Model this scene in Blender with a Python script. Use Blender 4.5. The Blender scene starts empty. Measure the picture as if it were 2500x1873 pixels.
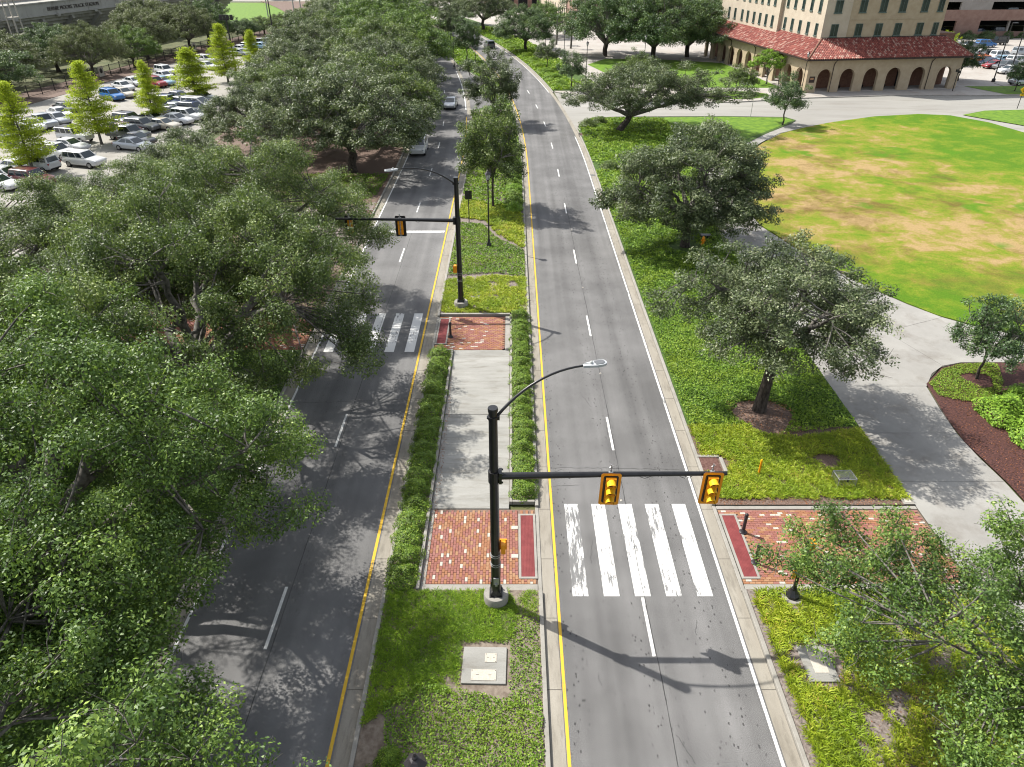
import bpy, math, random
import numpy as np
from mathutils import Vector, Matrix
from mathutils.geometry import tessellate_polygon

S = bpy.context.scene
COL = S.collection
R = math.radians
PI = math.pi

# ------------------------------------------------------------------ camera
CAM_H, PITCH, FPX = 22.0, R(32.1), 1733.0
cd = bpy.data.cameras.new('camera')
cd.sensor_width = 36.0
cd.sensor_fit = 'HORIZONTAL'
cd.lens = 36.0 * FPX / 2500.0
cd.clip_end = 3000
cam = bpy.data.objects.new('camera', cd)
COL.objects.link(cam)
cam.location = (0, 0, CAM_H)
cam.rotation_euler = (PI / 2 - PITCH, 0, 0)
S.camera = cam

# ------------------------------------------------------------------ sky and sun
SUN_EL = R(50)
SUN_DIR = Vector((-0.866 * math.cos(SUN_EL), 0.5 * math.cos(SUN_EL), math.sin(SUN_EL)))
w = bpy.data.worlds.new('World')
S.world = w
w.use_nodes = True
wn = w.node_tree
bg = wn.nodes['Background']
sky = wn.nodes.new('ShaderNodeTexSky')
sky.sky_type = 'NISHITA'
sky.sun_disc = False
sky.sun_elevation = SUN_EL
sky.sun_rotation = R(300)
sky.air_density = 1.0
sky.dust_density = 2.0
hs_ = wn.nodes.new('ShaderNodeHueSaturation')   # hazy, part-clouded sky
hs_.inputs['Saturation'].default_value = 0.4
wn.links.new(sky.outputs[0], hs_.inputs['Color'])
wn.links.new(hs_.outputs[0], bg.inputs[0])
bg.inputs[1].default_value = 0.13
sd = bpy.data.lights.new('sun', 'SUN')
sd.energy = 4.2
sd.angle = R(0.55)
sd.color = (1.0, 0.955, 0.88)
sun = bpy.data.objects.new('sun', sd)
COL.objects.link(sun)
sun.location = (-60, 40, 90)
sun.rotation_euler = (-SUN_DIR).to_track_quat('-Z', 'Y').to_euler()

S.render.engine = 'CYCLES'
S.cycles.max_bounces = 6
S.cycles.diffuse_bounces = 3
S.cycles.glossy_bounces = 2
S.cycles.transmission_bounces = 3
S.cycles.transparent_max_bounces = 6
S.cycles.use_denoising = True
S.cycles.filter_width = 1.1
S.view_settings.view_transform = 'Standard'
S.view_settings.look = 'None'
S.view_settings.gamma = 1.0
S.view_settings.exposure = 0.9

# ------------------------------------------------------------------ helpers
def G(px, py, z=0.0):
    """ground point seen at a picture position (camera survey of the place)"""
    u = (px - 1250.0) / FPX
    v = -(py - 936.5) / FPX
    dy = math.cos(PITCH) + v * math.sin(PITCH)
    dz = v * math.cos(PITCH) - math.sin(PITCH)
    t = (z - CAM_H) / dz
    return Vector((u * t, dy * t, z))

def xo(y):
    """the avenue is straight for 80 m and then bends gently away"""
    return 0.0 if y < 80 else -(y - 80.0) ** 2 / 960.0

def link(o, parent=None):
    COL.objects.link(o)
    if parent is not None:
        o.parent = parent
    return o

def tag(o, label=None, cat=None, group=None, kind=None):
    if label: o['label'] = label
    if cat: o['category'] = cat
    if group: o['group'] = group
    if kind: o['kind'] = kind
    return o

def thing(name, label, cat, loc=(0, 0, 0), rz=0.0, group=None):
    o = bpy.data.objects.new(name, None)
    o.empty_display_size = 0.2
    link(o)
    o.location = loc
    o.rotation_euler = (0, 0, rz)
    return tag(o, label, cat, group)

def copy_tree(o, parent=None):
    c = o.copy()
    link(c, parent)
    if parent is not None:
        c.matrix_parent_inverse = o.matrix_parent_inverse
    for ch in o.children:
        copy_tree(ch, c)
    return c

def np_mesh(name, verts, faces, k, attr=None, smooth=False):
    me = bpy.data.meshes.new(name)
    nv, nf = len(verts), len(faces)
    me.vertices.add(nv)
    me.vertices.foreach_set('co', np.asarray(verts, np.float32).ravel())
    me.loops.add(nf * k)
    me.loops.foreach_set('vertex_index', np.asarray(faces, np.int32).ravel())
    me.polygons.add(nf)
    me.polygons.foreach_set('loop_start', np.arange(0, nf * k, k, dtype=np.int32))
    me.update(calc_edges=True)
    if smooth:
        me.polygons.foreach_set('use_smooth', np.ones(nf, bool))
    if attr is not None:
        a = me.attributes.new('lv', 'FLOAT', 'FACE')
        a.data.foreach_set('value', np.asarray(attr, np.float32))
    return me

def tess(poly):
    return tessellate_polygon([[Vector((p[0], p[1], 0)) for p in poly]])

class MB:
    def __init__(s):
        s.v, s.f, s.m = [], [], []
    def add(s, vs, fs, m=0):
        b = len(s.v)
        s.v += [tuple(v) for v in vs]
        s.f += [tuple(i + b for i in f) for f in fs]
        s.m += [m] * len(fs)
        return s
    def box(s, c, d, rz=0.0, m=0, taper=1.0):
        x, y, z = d[0] / 2, d[1] / 2, d[2] / 2
        vs = []
        for k, (sx, sy, sz) in enumerate([(-1,-1,-1),(1,-1,-1),(1,1,-1),(-1,1,-1),(-1,-1,1),(1,-1,1),(1,1,1),(-1,1,1)]):
            t = taper if sz > 0 else 1.0
            px, py = sx * x * t, sy * y * t
            vs.append((c[0] + px * math.cos(rz) - py * math.sin(rz), c[1] + px * math.sin(rz) + py * math.cos(rz), c[2] + sz * z))
        return s.add(vs, [(0,3,2,1),(4,5,6,7),(0,1,5,4),(1,2,6,5),(2,3,7,6),(3,0,4,7)], m)
    def tube(s, pts, rad, n=8, m=0, caps=True):
        pts = [Vector(p) for p in pts]
        if not hasattr(rad, '__len__'): rad = [rad] * len(pts)
        vs, fs = [], []
        ref = None
        for i, p in enumerate(pts):
            d = (pts[min(i + 1, len(pts) - 1)] - pts[max(i - 1, 0)]).normalized()
            if ref is None:
                ref = Vector((1, 0, 0)) if abs(d.x) < 0.8 else Vector((0, 1, 0))
            a = (ref - d * ref.dot(d)).normalized()
            ref = a
            b = d.cross(a)
            for j in range(n):
                t = 2 * PI * j / n
                vs.append(p + (a * math.cos(t) + b * math.sin(t)) * rad[i])
        for i in range(len(pts) - 1):
            for j in range(n):
                k = (j + 1) % n
                fs.append((i * n + j, i * n + k, (i + 1) * n + k, (i + 1) * n + j))
        if caps:
            fs.append(tuple(range(n - 1, -1, -1)))
            fs.append(tuple((len(pts) - 1) * n + j for j in range(n)))
        return s.add(vs, fs, m)
    def lathe(s, prof, n=16, c=(0, 0, 0), m=0, rot=0.0):
        vs, fs = [], []
        for r, z in prof:
            for j in range(n):
                t = rot + 2 * PI * j / n
                vs.append((c[0] + r * math.cos(t), c[1] + r * math.sin(t), c[2] + z))
        for i in range(len(prof) - 1):
            for j in range(n):
                k = (j + 1) % n
                fs.append((i * n + j, i * n + k, (i + 1) * n + k, (i + 1) * n + j))
        fs.append(tuple(range(n - 1, -1, -1)))
        fs.append(tuple((len(prof) - 1) * n + j for j in range(n)))
        return s.add(vs, fs, m)
    def prism(s, poly, z0, z1, m=0, f=None):
        """extrude an outline; f maps (u, v, w) to a point (default: upright)"""
        if f is None: f = lambda u, v, w_: (u, v, w_)
        n = len(poly)
        area = sum(poly[i][0] * poly[(i + 1) % n][1] - poly[(i + 1) % n][0] * poly[i][1] for i in range(n))
        if area < 0: poly = poly[::-1]
        vs = [f(p[0], p[1], z0) for p in poly] + [f(p[0], p[1], z1) for p in poly]
        tr = tess(poly)
        fs = []
        for t in tr:
            a, b, c = t
            cr = (poly[b][0]-poly[a][0])*(poly[c][1]-poly[a][1]) - (poly[b][1]-poly[a][1])*(poly[c][0]-poly[a][0])
            if cr < 0: a, b, c = c, b, a
            fs.append((a + n, b + n, c + n))
            fs.append((c, b, a))
        for i in range(n):
            k = (i + 1) % n
            fs.append((i, k, n + k, n + i))
        return s.add(vs, fs, m)
    def build(s, name, mats, parent=None, loc=None, rz=None, smooth=False, bevel=0.0):
        me = bpy.data.meshes.new(name)
        me.from_pydata(s.v, [], s.f)
        if not isinstance(mats, (list, tuple)): mats = [mats]
        for m in mats: me.materials.append(m)
        if len(mats) > 1: me.polygons.foreach_set('material_index', s.m)
        if smooth:
            me.polygons.foreach_set('use_smooth', [True] * len(me.polygons))
            if hasattr(me, 'set_sharp_from_angle'): me.set_sharp_from_angle(angle=R(38))
        me.update()
        o = bpy.data.objects.new(name, me)
        link(o, parent)
        if loc is not None: o.location = loc
        if rz is not None: o.rotation_euler = (0, 0, rz)
        if bevel:
            b = o.modifiers.new('edge', 'BEVEL')
            b.width = bevel; b.segments = 2; b.limit_method = 'ANGLE'
        return o

def sheet(name, poly, z, mat, parent=None):
    n = len(poly)
    vs = [(p[0], p[1], z) for p in poly]
    fs = []
    for a, b, c in tess(poly):
        cr = (poly[b][0]-poly[a][0])*(poly[c][1]-poly[a][1]) - (poly[b][1]-poly[a][1])*(poly[c][0]-poly[a][0])
        fs.append((a, b, c) if cr > 0 else (c, b, a))
    return MB().add(vs, fs).build(name, mat, parent)

def ys(y0, y1, step=4.0):
    n = max(1, int(math.ceil((y1 - y0) / step))) if y1 > 78 else 1
    return [y0 + (y1 - y0) * i / n for i in range(n + 1)]

def val(x, y):
    return x(y) if callable(x) else x

def strip_mb(mb, xl, xr, y0, y1, z, step=4.0):
    yy = ys(y0, y1, step)
    vs = []
    for y in yy:
        vs += [(val(xl, y) + xo(y), y, z), (val(xr, y) + xo(y), y, z)]
    return mb.add(vs, [(2*i, 2*i+1, 2*i+3, 2*i+2) for i in range(len(yy) - 1)])

def strip(name, xl, xr, y0, y1, z, mat, parent=None, step=4.0):
    return strip_mb(MB(), xl, xr, y0, y1, z, step).build(name, mat, parent)

def rail(name, xl, xr, y0, y1, z0, z1, mat, parent=None):
    """a kerb-like bar following the avenue"""
    yy = ys(y0, y1)
    vs, fs = [], []
    for y in yy:
        a, b = xl + xo(y), xr + xo(y)
        vs += [(a, y, z0), (b, y, z0), (b, y, z1), (a, y, z1)]
    for i in range(len(yy) - 1):
        for j in range(4):
            k = (j + 1) % 4
            fs.append((4*i + j, 4*i + k, 4*i + 4 + k, 4*i + 4 + j))
    n = len(yy) - 1
    fs = [tuple(reversed(f)) for f in fs] + [(0, 1, 2, 3), (4*n + 3, 4*n + 2, 4*n + 1, 4*n)]
    return MB().add(vs, fs).build(name, mat, parent, bevel=0.02)

def struct(o):
    o['kind'] = 'structure'
    return o

ORD = ['first', 'second', 'third', 'fourth', 'fifth', 'sixth', 'seventh', 'eighth', 'ninth', 'tenth', 'eleventh', 'twelfth',
       'thirteenth', 'fourteenth', 'fifteenth', 'sixteenth', 'seventeenth', 'eighteenth', 'nineteenth', 'twentieth', 'twenty-first', 'twenty-second']

# ------------------------------------------------------------------ materials
def nd(nt, typ, **kw):
    n = nt.nodes.new('ShaderNode' + typ)
    for k, v in kw.items():
        if k.startswith('i_'):
            key = k[2:]
            n.inputs[int(key) if key.isdigit() else key.replace('_', ' ')].default_value = v
        else:
            setattr(n, k, v)
    return n

def base_mat(name, rough=0.85, metal=0.0, spec=0.3):
    m = bpy.data.materials.new(name)
    m.use_nodes = True
    nt = m.node_tree
    b = nt.nodes['Principled BSDF']
    b.inputs['Roughness'].default_value = rough
    b.inputs['Metallic'].default_value = metal
    b.inputs['Specular IOR Level'].default_value = spec
    return m, nt, b

def c4(c):
    return (c[0], c[1], c[2], 1.0)

def kk(c, k=0.7):
    return tuple(x * k for x in c)

def pos(nt, scale=(1, 1, 1), obj=False):
    if obj:
        src = nd(nt, 'TexCoord').outputs['Object']
    else:
        src = nd(nt, 'NewGeometry').outputs['Position']
    mp = nd(nt, 'Mapping')
    mp.inputs['Scale'].default_value = scale
    nt.links.new(src, mp.inputs['Vector'])
    return mp.outputs[0]

def noise(nt, vec, scale, detail=4.0, rough=0.6):
    n = nd(nt, 'TexNoise', i_Scale=scale, i_Detail=detail, i_Roughness=rough)
    nt.links.new(vec, n.inputs['Vector'])
    return n.outputs[0]

def ramp(nt, fac, stops, interp='LINEAR'):
    r = nd(nt, 'ValToRGB')
    cr = r.color_ramp
    cr.interpolation = interp
    while len(cr.elements) < len(stops): cr.elements.new(0.5)
    for e, (p, c) in zip(cr.elements, stops):
        e.position = p
        e.color = c4(c) if hasattr(c, '__len__') else (c, c, c, 1)
    nt.links.new(fac, r.inputs[0])
    return r.outputs[0]

def mix(nt, a, b, fac, mode='MIX'):
    n = nd(nt, 'Mix', data_type='RGBA', blend_type=mode)
    for sock, v in ((n.inputs[6], a), (n.inputs[7], b), (n.inputs[0], fac)):
        if hasattr(v, 'links') or hasattr(v, 'is_linked'):
            nt.links.new(v, sock)
        elif hasattr(v, '__len__'):
            sock.default_value = c4(v)
        else:
            sock.default_value = v
    return n.outputs[2]

def bump(nt, b, h, strength=0.3, dist=0.02):
    n = nd(nt, 'Bump', i_Strength=strength, i_Distance=dist)
    nt.links.new(h, n.inputs['Height'])
    nt.links.new(n.outputs[0], b.inputs['Normal'])

def simple(name, c1, c2=None, scale=6.0, rough=0.8, metal=0.0, spec=0.3, bmp=0.0, obj=False, stretch=(1, 1, 1), lo=0.35, hi=0.65):
    m, nt, b = base_mat(name, rough, metal, spec)
    c1 = kk(c1); c2 = kk(c2) if c2 else None
    if c2 is None:
        b.inputs['Base Color'].default_value = c4(c1)
    else:
        n = noise(nt, pos(nt, stretch, obj), scale)
        nt.links.new(ramp(nt, n, [(lo, c1), (hi, c2)]), b.inputs['Base Color'])
        if bmp: bump(nt, b, n, bmp)
    return m

def math_n(nt, op, a, b=None, c=None):
    n = nd(nt, 'Math', operation=op)
    for i, v in enumerate((a, b, c)):
        if v is None: continue
        if isinstance(v, (int, float)): n.inputs[i].default_value = v
        else: nt.links.new(v, n.inputs[i])
    return n.outputs[0]

def asphalt(name, dark, light, speck=0.5):
    m, nt, b = base_mat(name, 0.88, 0, 0.25)
    dark, light = kk(dark), kk(light)
    p = pos(nt)
    fine = noise(nt, p, 28.0, 3.0, 0.7)
    grain = noise(nt, p, 34.0, 3.0, 0.8)
    tracks = noise(nt, pos(nt, (1.0, 0.02, 1.0)), 1.15, 2.0, 0.5)
    patch = noise(nt, p, 0.22, 4.0, 0.6)
    col = ramp(nt, tracks, [(0.3, dark), (0.7, light)])
    col = mix(nt, col, ramp(nt, patch, [(0.35, 0.78), (0.65, 1.12)]), 1.0, 'MULTIPLY')
    col = mix(nt, col, ramp(nt, grain, [(0.28, 0.4), (0.5, 1.0), (0.74, 1.8)]), 0.85, 'MULTIPLY')
    # oil drips run along the middle of the lanes
    v = nd(nt, 'TexVoronoi', i_Scale=5.5, i_Randomness=1.0)
    nt.links.new(pos(nt, (1.0, 0.55, 1.0)), v.inputs['Vector'])
    sp = math_n(nt, 'ADD', v.outputs['Distance'], math_n(nt, 'MULTIPLY', fine, 0.35))
    lanes = ramp(nt, noise(nt, pos(nt, (1.0, 0.015, 1.0)), 0.75, 1.0, 0.5), [(0.44, 0.12), (0.56, 1.0)])
    spot = ramp(nt, sp, [(0.32, 1.0), (0.38, 0.0)])
    col = mix(nt, col, (0.035, 0.034, 0.034), math_n(nt, 'MULTIPLY', math_n(nt, 'MULTIPLY', spot, lanes), speck))
    nt.links.new(col, b.inputs['Base Color'])
    bump(nt, b, grain, 0.25, 0.01)
    return m

def concrete(name, c1, c2, stain=(0.22, 0.2, 0.17), amt=0.4, scale=0.55, streak=(1, 1, 1)):
    m, nt, b = base_mat(name, 0.85, 0, 0.3)
    c1, c2, stain = kk(c1), kk(c2), kk(stain)
    p = pos(nt)
    big = noise(nt, pos(nt, streak), scale, 5.0, 0.65)
    fine = noise(nt, p, 45.0, 3.0, 0.7)
    col = ramp(nt, big, [(0.3, c1), (0.7, c2)])
    st = ramp(nt, noise(nt, pos(nt, streak), scale * 2.7, 6.0, 0.7), [(0.5, 0.0), (0.72, 1.0)])
    col = mix(nt, col, stain, math_n(nt, 'MULTIPLY', st, amt))
    col = mix(nt, col, ramp(nt, fine, [(0.3, 0.82), (0.7, 1.12)]), 0.7, 'MULTIPLY')
    nt.links.new(col, b.inputs['Base Color'])
    bump(nt, b, fine, 0.15, 0.005)
    return m

def leafmat(name, stops, rough=0.45, trans=0.3, spec=0.4, tcol=(0.22, 0.34, 0.04), big=None):
    m, nt, b = base_mat(name, rough, 0, spec)
    at = nd(nt, 'Attribute', attribute_name='lv')
    at.attribute_type = 'GEOMETRY'
    col = ramp(nt, at.outputs['Fac'], [(p_, kk(c_, 1.12)) for p_, c_ in stops])
    if big:
        n = noise(nt, pos(nt), big[0], 3.0, 0.6)
        col = mix(nt, col, big[1], ramp(nt, n, [(0.45, 0.0), (0.65, big[2])]))
    nt.links.new(col, b.inputs['Base Color'])
    if trans:
        t = nd(nt, 'BsdfTranslucent')
        tc = mix(nt, col, tcol, 0.45)
        nt.links.new(tc, t.inputs['Color'])
        ms = nd(nt, 'MixShader')
        ms.inputs[0].default_value = trans
        out = nt.nodes['Material Output']
        nt.links.new(b.outputs[0], ms.inputs[1])
        nt.links.new(t.outputs[0], ms.inputs[2])
        nt.links.new(ms.outputs[0], out.inputs['Surface'])
    return m

def paint_worn(name, col, road, wear, along=0.12):
    """thermoplastic paint that tyres have scuffed away in streaks"""
    m, nt, b = base_mat(name, 0.7, 0, 0.3)
    col, road = kk(col, 0.8), kk(road)
    n1 = noise(nt, pos(nt, (1.0, along, 1.0)), 9.0, 6.0, 0.75)
    n2 = noise(nt, pos(nt), 40.0, 4.0, 0.7)
    n3 = noise(nt, pos(nt), 0.55, 2.0, 0.5)
    f = math_n(nt, 'ADD', math_n(nt, 'MULTIPLY', n1, 0.6), math_n(nt, 'MULTIPLY', n2, 0.25))
    f = math_n(nt, 'ADD', f, math_n(nt, 'MULTIPLY', n3, 0.35))
    mask = ramp(nt, f, [(wear, 0.0), (wear + 0.035, 1.0)])
    nt.links.new(mix(nt, col, road, mask), b.inputs['Base Color'])
    return m

M = {}
M['asphalt'] = asphalt('worn_asphalt', (0.15, 0.148, 0.147), (0.225, 0.222, 0.22), 0.8)
M['asphalt_left'] = asphalt('dark_asphalt', (0.165, 0.163, 0.163), (0.23, 0.228, 0.225), 0.3)
M['concrete'] = concrete('path_concrete', (0.3, 0.29, 0.27), (0.43, 0.42, 0.39), (0.2, 0.175, 0.145), 0.6, 0.22)
M['median_concrete'] = concrete('median_concrete', (0.3, 0.295, 0.27), (0.45, 0.445, 0.415), (0.2, 0.18, 0.14), 0.65, 0.7, (0.35, 1.6, 1))
M['gutter'] = concrete('gutter_concrete', (0.3, 0.27, 0.22), (0.43, 0.4, 0.34), (0.13, 0.115, 0.09), 0.6, 0.7, (1.6, 0.3, 1))
M['kerb'] = concrete('kerb_concrete', (0.33, 0.315, 0.28), (0.43, 0.41, 0.37), (0.2, 0.18, 0.15), 0.4, 0.9)
M['street'] = concrete('street_concrete', (0.31, 0.3, 0.275), (0.43, 0.42, 0.385), (0.23, 0.21, 0.18), 0.6, 0.09, (0.35, 1.5, 1))
M['lot'] = concrete('parking_concrete', (0.33, 0.315, 0.28), (0.44, 0.42, 0.38), (0.22, 0.2, 0.16), 0.45, 0.12)
M['joint'] = simple('joint_dirt', (0.07, 0.065, 0.055), (0.13, 0.12, 0.1), 12)
M['white_paint'] = paint_worn('white_road_paint', (0.74, 0.74, 0.72), (0.17, 0.17, 0.17), 0.66)
M['bar_worn'] = paint_worn('scuffed_bar_paint', (0.76, 0.76, 0.74), (0.2, 0.2, 0.2), 0.635)
M['bar_very_worn'] = paint_worn('badly_scuffed_bar_paint', (0.76, 0.76, 0.74), (0.2, 0.2, 0.2), 0.565)
M['yellow_paint'] = paint_worn('yellow_road_paint', (0.72, 0.45, 0.04), (0.2, 0.19, 0.16), 0.68)
M['crack'] = simple('crack_tar', (0.03, 0.03, 0.03), (0.07, 0.07, 0.07), 15)
M['soil'] = simple('bare_soil', (0.17, 0.13, 0.1), (0.3, 0.25, 0.2), 5, bmp=0.4)
M['gravel'] = simple('pale_gravel_soil', (0.15, 0.12, 0.105), (0.33, 0.28, 0.25), 9, bmp=0.5)
M['mulch'] = simple('dark_red_mulch', (0.03, 0.013, 0.012), (0.15, 0.062, 0.05), 9, bmp=0.9, stretch=(1, 2.2, 1))
M['straw'] = simple('pine_straw', (0.1, 0.06, 0.045), (0.27, 0.19, 0.15), 11, bmp=0.7, stretch=(2.5, 1, 1))
M['cover_base'] = simple('ground_cover_base', (0.03, 0.07, 0.01), (0.1, 0.18, 0.025), 7, bmp=0.6)
M['turf'] = simple('bright_turf', (0.085, 0.19, 0.012), (0.18, 0.31, 0.02), 1.3, bmp=0.2)
M['steel'] = simple('galvanised_steel', (0.42, 0.43, 0.44), (0.52, 0.53, 0.54), 8, 0.45, 0.6)
M['black_metal'] = simple('black_powder_coat', (0.012, 0.012, 0.014), (0.022, 0.022, 0.024), 5, 0.32, 0.0, 0.5)
M['dark_metal'] = simple('dark_bronze_metal', (0.03, 0.026, 0.03), (0.05, 0.045, 0.05), 5, 0.42, 0.2, 0.5)
M['signal_yellow'] = simple('signal_yellow', (1.0, 0.37, 0.015), (1.05, 0.42, 0.022), 4, 0.42)  # on the traffic lights, the orange puts shade into the housing colour
M['visor_yellow'] = simple('visor_yellow', (1.05, 0.56, 0.015), (1.1, 0.62, 0.025), 4, 0.4)  # on the signal visors, sunlight on their tops is put into this yellow
M['lens_dark'] = simple('unlit_lens', (0.06, 0.03, 0.015), None, rough=0.25)
M['lamp_grey'] = simple('lamp_housing_grey', (0.5, 0.53, 0.55), (0.6, 0.62, 0.63), 6, 0.4)
M['lamp_fin'] = simple('lamp_fins', (0.12, 0.13, 0.14), (0.2, 0.21, 0.22), 60, 0.5)
M['frosted'] = simple('lantern_glass', (0.55, 0.57, 0.55), (0.66, 0.68, 0.66), 5, 0.25)
M['tactile'] = simple('tactile_red', (0.2, 0.04, 0.042), (0.27, 0.06, 0.06), 3, 0.75, bmp=0.1)
M['brick_red'] = simple('paver_red', (0.29, 0.115, 0.09), (0.37, 0.155, 0.12), 20)
M['brick_orange'] = simple('paver_orange', (0.34, 0.155, 0.08), (0.41, 0.19, 0.1), 20)
M['brick_tan'] = simple('paver_tan', (0.4, 0.215, 0.115), (0.46, 0.26, 0.15), 20)
M['brick_pink'] = simple('paver_rose', (0.33, 0.14, 0.12), (0.39, 0.18, 0.15), 20)
M['brick_white'] = simple('paver_white', (0.55, 0.5, 0.42), (0.64, 0.6, 0.53), 15)
M['brick_bed'] = simple('paver_bed_sand', (0.2, 0.13, 0.1), (0.28, 0.19, 0.15), 25)
M['cover_metal'] = simple('rusty_cover', (0.1, 0.045, 0.035), (0.2, 0.11, 0.09), 9, 0.7)
M['bark'] = simple('oak_bark', (0.035, 0.028, 0.022), (0.12, 0.1, 0.085), 9, 0.95, bmp=1.0, obj=True, stretch=(1, 1, 0.35))
M['bark_grey'] = simple('grey_branch_bark', (0.09, 0.082, 0.07), (0.27, 0.25, 0.225), 5, 0.95, bmp=0.8, obj=True)
def greens(d, m, l, t):
    return [(0.0, d), (0.35, m), (0.7, l), (1.0, t)]
M['oak_leaf'] = leafmat('live_oak_leaves', greens((0.022, 0.038, 0.011), (0.06, 0.096, 0.024), (0.125, 0.175, 0.042), (0.27, 0.32, 0.085)), 0.48, 0.24, 0.4)
M['oak_leaf_fresh'] = leafmat('fresh_oak_leaves', greens((0.022, 0.048, 0.01), (0.06, 0.115, 0.02), (0.125, 0.205, 0.035), (0.27, 0.37, 0.07)), 0.48, 0.25, 0.4)
M['oak_leaf_grey'] = leafmat('grey_green_oak_leaves', greens((0.024, 0.036, 0.016), (0.06, 0.085, 0.036), (0.125, 0.155, 0.068), (0.26, 0.285, 0.15)), 0.48, 0.2, 0.45)
M['oak_leaf_deep'] = leafmat('deep_green_oak_leaves', greens((0.016, 0.036, 0.014), (0.042, 0.082, 0.03), (0.088, 0.145, 0.048), (0.19, 0.26, 0.09)), 0.48, 0.22, 0.4)
M['myrtle_leaf'] = leafmat('myrtle_leaves', greens((0.034, 0.045, 0.018), (0.085, 0.102, 0.04), (0.155, 0.175, 0.075), (0.32, 0.33, 0.2)), 0.5, 0.2, 0.4)
M['cypress_leaf'] = leafmat('cypress_needles', greens((0.11, 0.16, 0.012), (0.22, 0.3, 0.02), (0.36, 0.44, 0.03), (0.52, 0.58, 0.05)), 0.65, 0.38, 0.2, (0.45, 0.55, 0.04))
M['lime_leaf'] = leafmat('bright_green_leaves', greens((0.06, 0.11, 0.012), (0.13, 0.24, 0.025), (0.22, 0.37, 0.035), (0.36, 0.5, 0.07)), 0.55, 0.32, 0.3)
M['cover_leaf'] = leafmat('ground_cover_leaves', greens((0.04, 0.085, 0.008), (0.095, 0.18, 0.018), (0.175, 0.28, 0.03), (0.34, 0.43, 0.06)), 0.55, 0.28, 0.3, (0.3, 0.5, 0.03), (0.35, (0.19, 0.26, 0.016), 0.6))
M['blade'] = leafmat('liriope_blades', [(0.0, (0.08, 0.12, 0.008)), (0.35, (0.19, 0.26, 0.014)), (0.7, (0.32, 0.39, 0.024)), (0.93, (0.46, 0.45, 0.06)), (1.0, (0.45, 0.27, 0.1))], 0.55, 0.3, 0.25, (0.45, 0.52, 0.04), (0.5, (0.15, 0.26, 0.014), 0.55))
M['grass_blade'] = leafmat('grass_blades', greens((0.05, 0.1, 0.01), (0.11, 0.2, 0.014), (0.2, 0.31, 0.02), (0.34, 0.4, 0.05)), 0.55, 0.3, 0.25, (0.35, 0.5, 0.04))
M['hedge_leaf'] = leafmat('hedge_leaves', greens((0.03, 0.07, 0.007), (0.08, 0.15, 0.012), (0.16, 0.25, 0.022), (0.31, 0.38, 0.05)), 0.5, 0.24, 0.35)
M['litter'] = leafmat('dead_leaves', [(0.0, (0.1, 0.04, 0.02)), (0.5, (0.25, 0.1, 0.05)), (1.0, (0.4, 0.24, 0.13))], 0.8, 0.1, 0.2)

# ================================================================== the setting
rng = np.random.default_rng(7)
random.seed(11)

def dry_lawn():
    m, nt, b = base_mat('patchy_lawn', 0.95, 0, 0.1)
    p = pos(nt)
    geo = nd(nt, 'SeparateXYZ')
    nt.links.new(nd(nt, 'NewGeometry').outputs['Position'], geo.inputs[0])
    warp = nd(nt, 'TexNoise', i_Scale=0.16, i_Detail=3.0)
    nt.links.new(p, warp.inputs['Vector'])
    wv = nd(nt, 'VectorMath', operation='MULTIPLY_ADD')
    nt.links.new(warp.outputs['Color'], wv.inputs[0]); wv.inputs[1].default_value = (4, 4, 0); nt.links.new(p, wv.inputs[2])
    wp = wv.outputs[0]
    big = noise(nt, wp, 0.075, 4.0, 0.55)
    mid = noise(nt, wp, 0.3, 7.0, 0.72)
    fine = noise(nt, p, 3.0, 6.0, 0.85)
    tuft = noise(nt, pos(nt, (0.6, 1.0, 1.0)), 0.9, 6.0, 0.75)
    # the lawn has dried out on its western side, with a green watered rim
    dx = math_n(nt, 'MULTIPLY', math_n(nt, 'SUBTRACT', geo.outputs[0], 36.0), 1 / 17.0)
    dy = math_n(nt, 'MULTIPLY', math_n(nt, 'SUBTRACT', geo.outputs[1], 72.0), 1 / 30.0)
    d = math_n(nt, 'SQRT', math_n(nt, 'ADD', math_n(nt, 'MULTIPLY', dx, dx), math_n(nt, 'MULTIPLY', dy, dy)))
    bias = math_n(nt, 'MULTIPLY', math_n(nt, 'SUBTRACT', 0.75, d), 0.15)
    f = math_n(nt, 'ADD', math_n(nt, 'ADD', math_n(nt, 'MULTIPLY', big, 0.8), math_n(nt, 'MULTIPLY', mid, 0.85)), bias)
    f = math_n(nt, 'ADD', f, math_n(nt, 'MULTIPLY', math_n(nt, 'SUBTRACT', fine, 0.5), 0.42))
    f = math_n(nt, 'ADD', f, math_n(nt, 'MULTIPLY', math_n(nt, 'SUBTRACT', tuft, 0.5), 0.3))
    col = ramp(nt, f, [(0.62, kk((0.1, 0.21, 0.014))), (0.75, kk((0.17, 0.255, 0.02))), (0.85, kk((0.245, 0.265, 0.035))), (0.93, kk((0.33, 0.27, 0.08))), (1.0, kk((0.42, 0.3, 0.14)))])
    brown = ramp(nt, noise(nt, wp, 0.11, 6.0, 0.7), [(0.5, 0.0), (0.62, 0.8)])
    brown = math_n(nt, 'MULTIPLY', brown, ramp(nt, d, [(0.6, 1.0), (1.0, 0.0)]))
    col = mix(nt, col, (0.115, 0.075, 0.025), brown)
    green = ramp(nt, noise(nt, wp, 0.14, 3.0, 0.6), [(0.6, 0.0), (0.68, 0.85)])
    col = mix(nt, col, (0.066, 0.16, 0.009), green)
    col = mix(nt, col, ramp(nt, noise(nt, p, 9.0, 4.0, 0.85), [(0.3, 0.55), (0.7, 1.4)]), 0.9, 'MULTIPLY')
    nt.links.new(col, b.inputs['Base Color'])
    bump(nt, b, fine, 0.5, 0.05)
    return m
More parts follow.
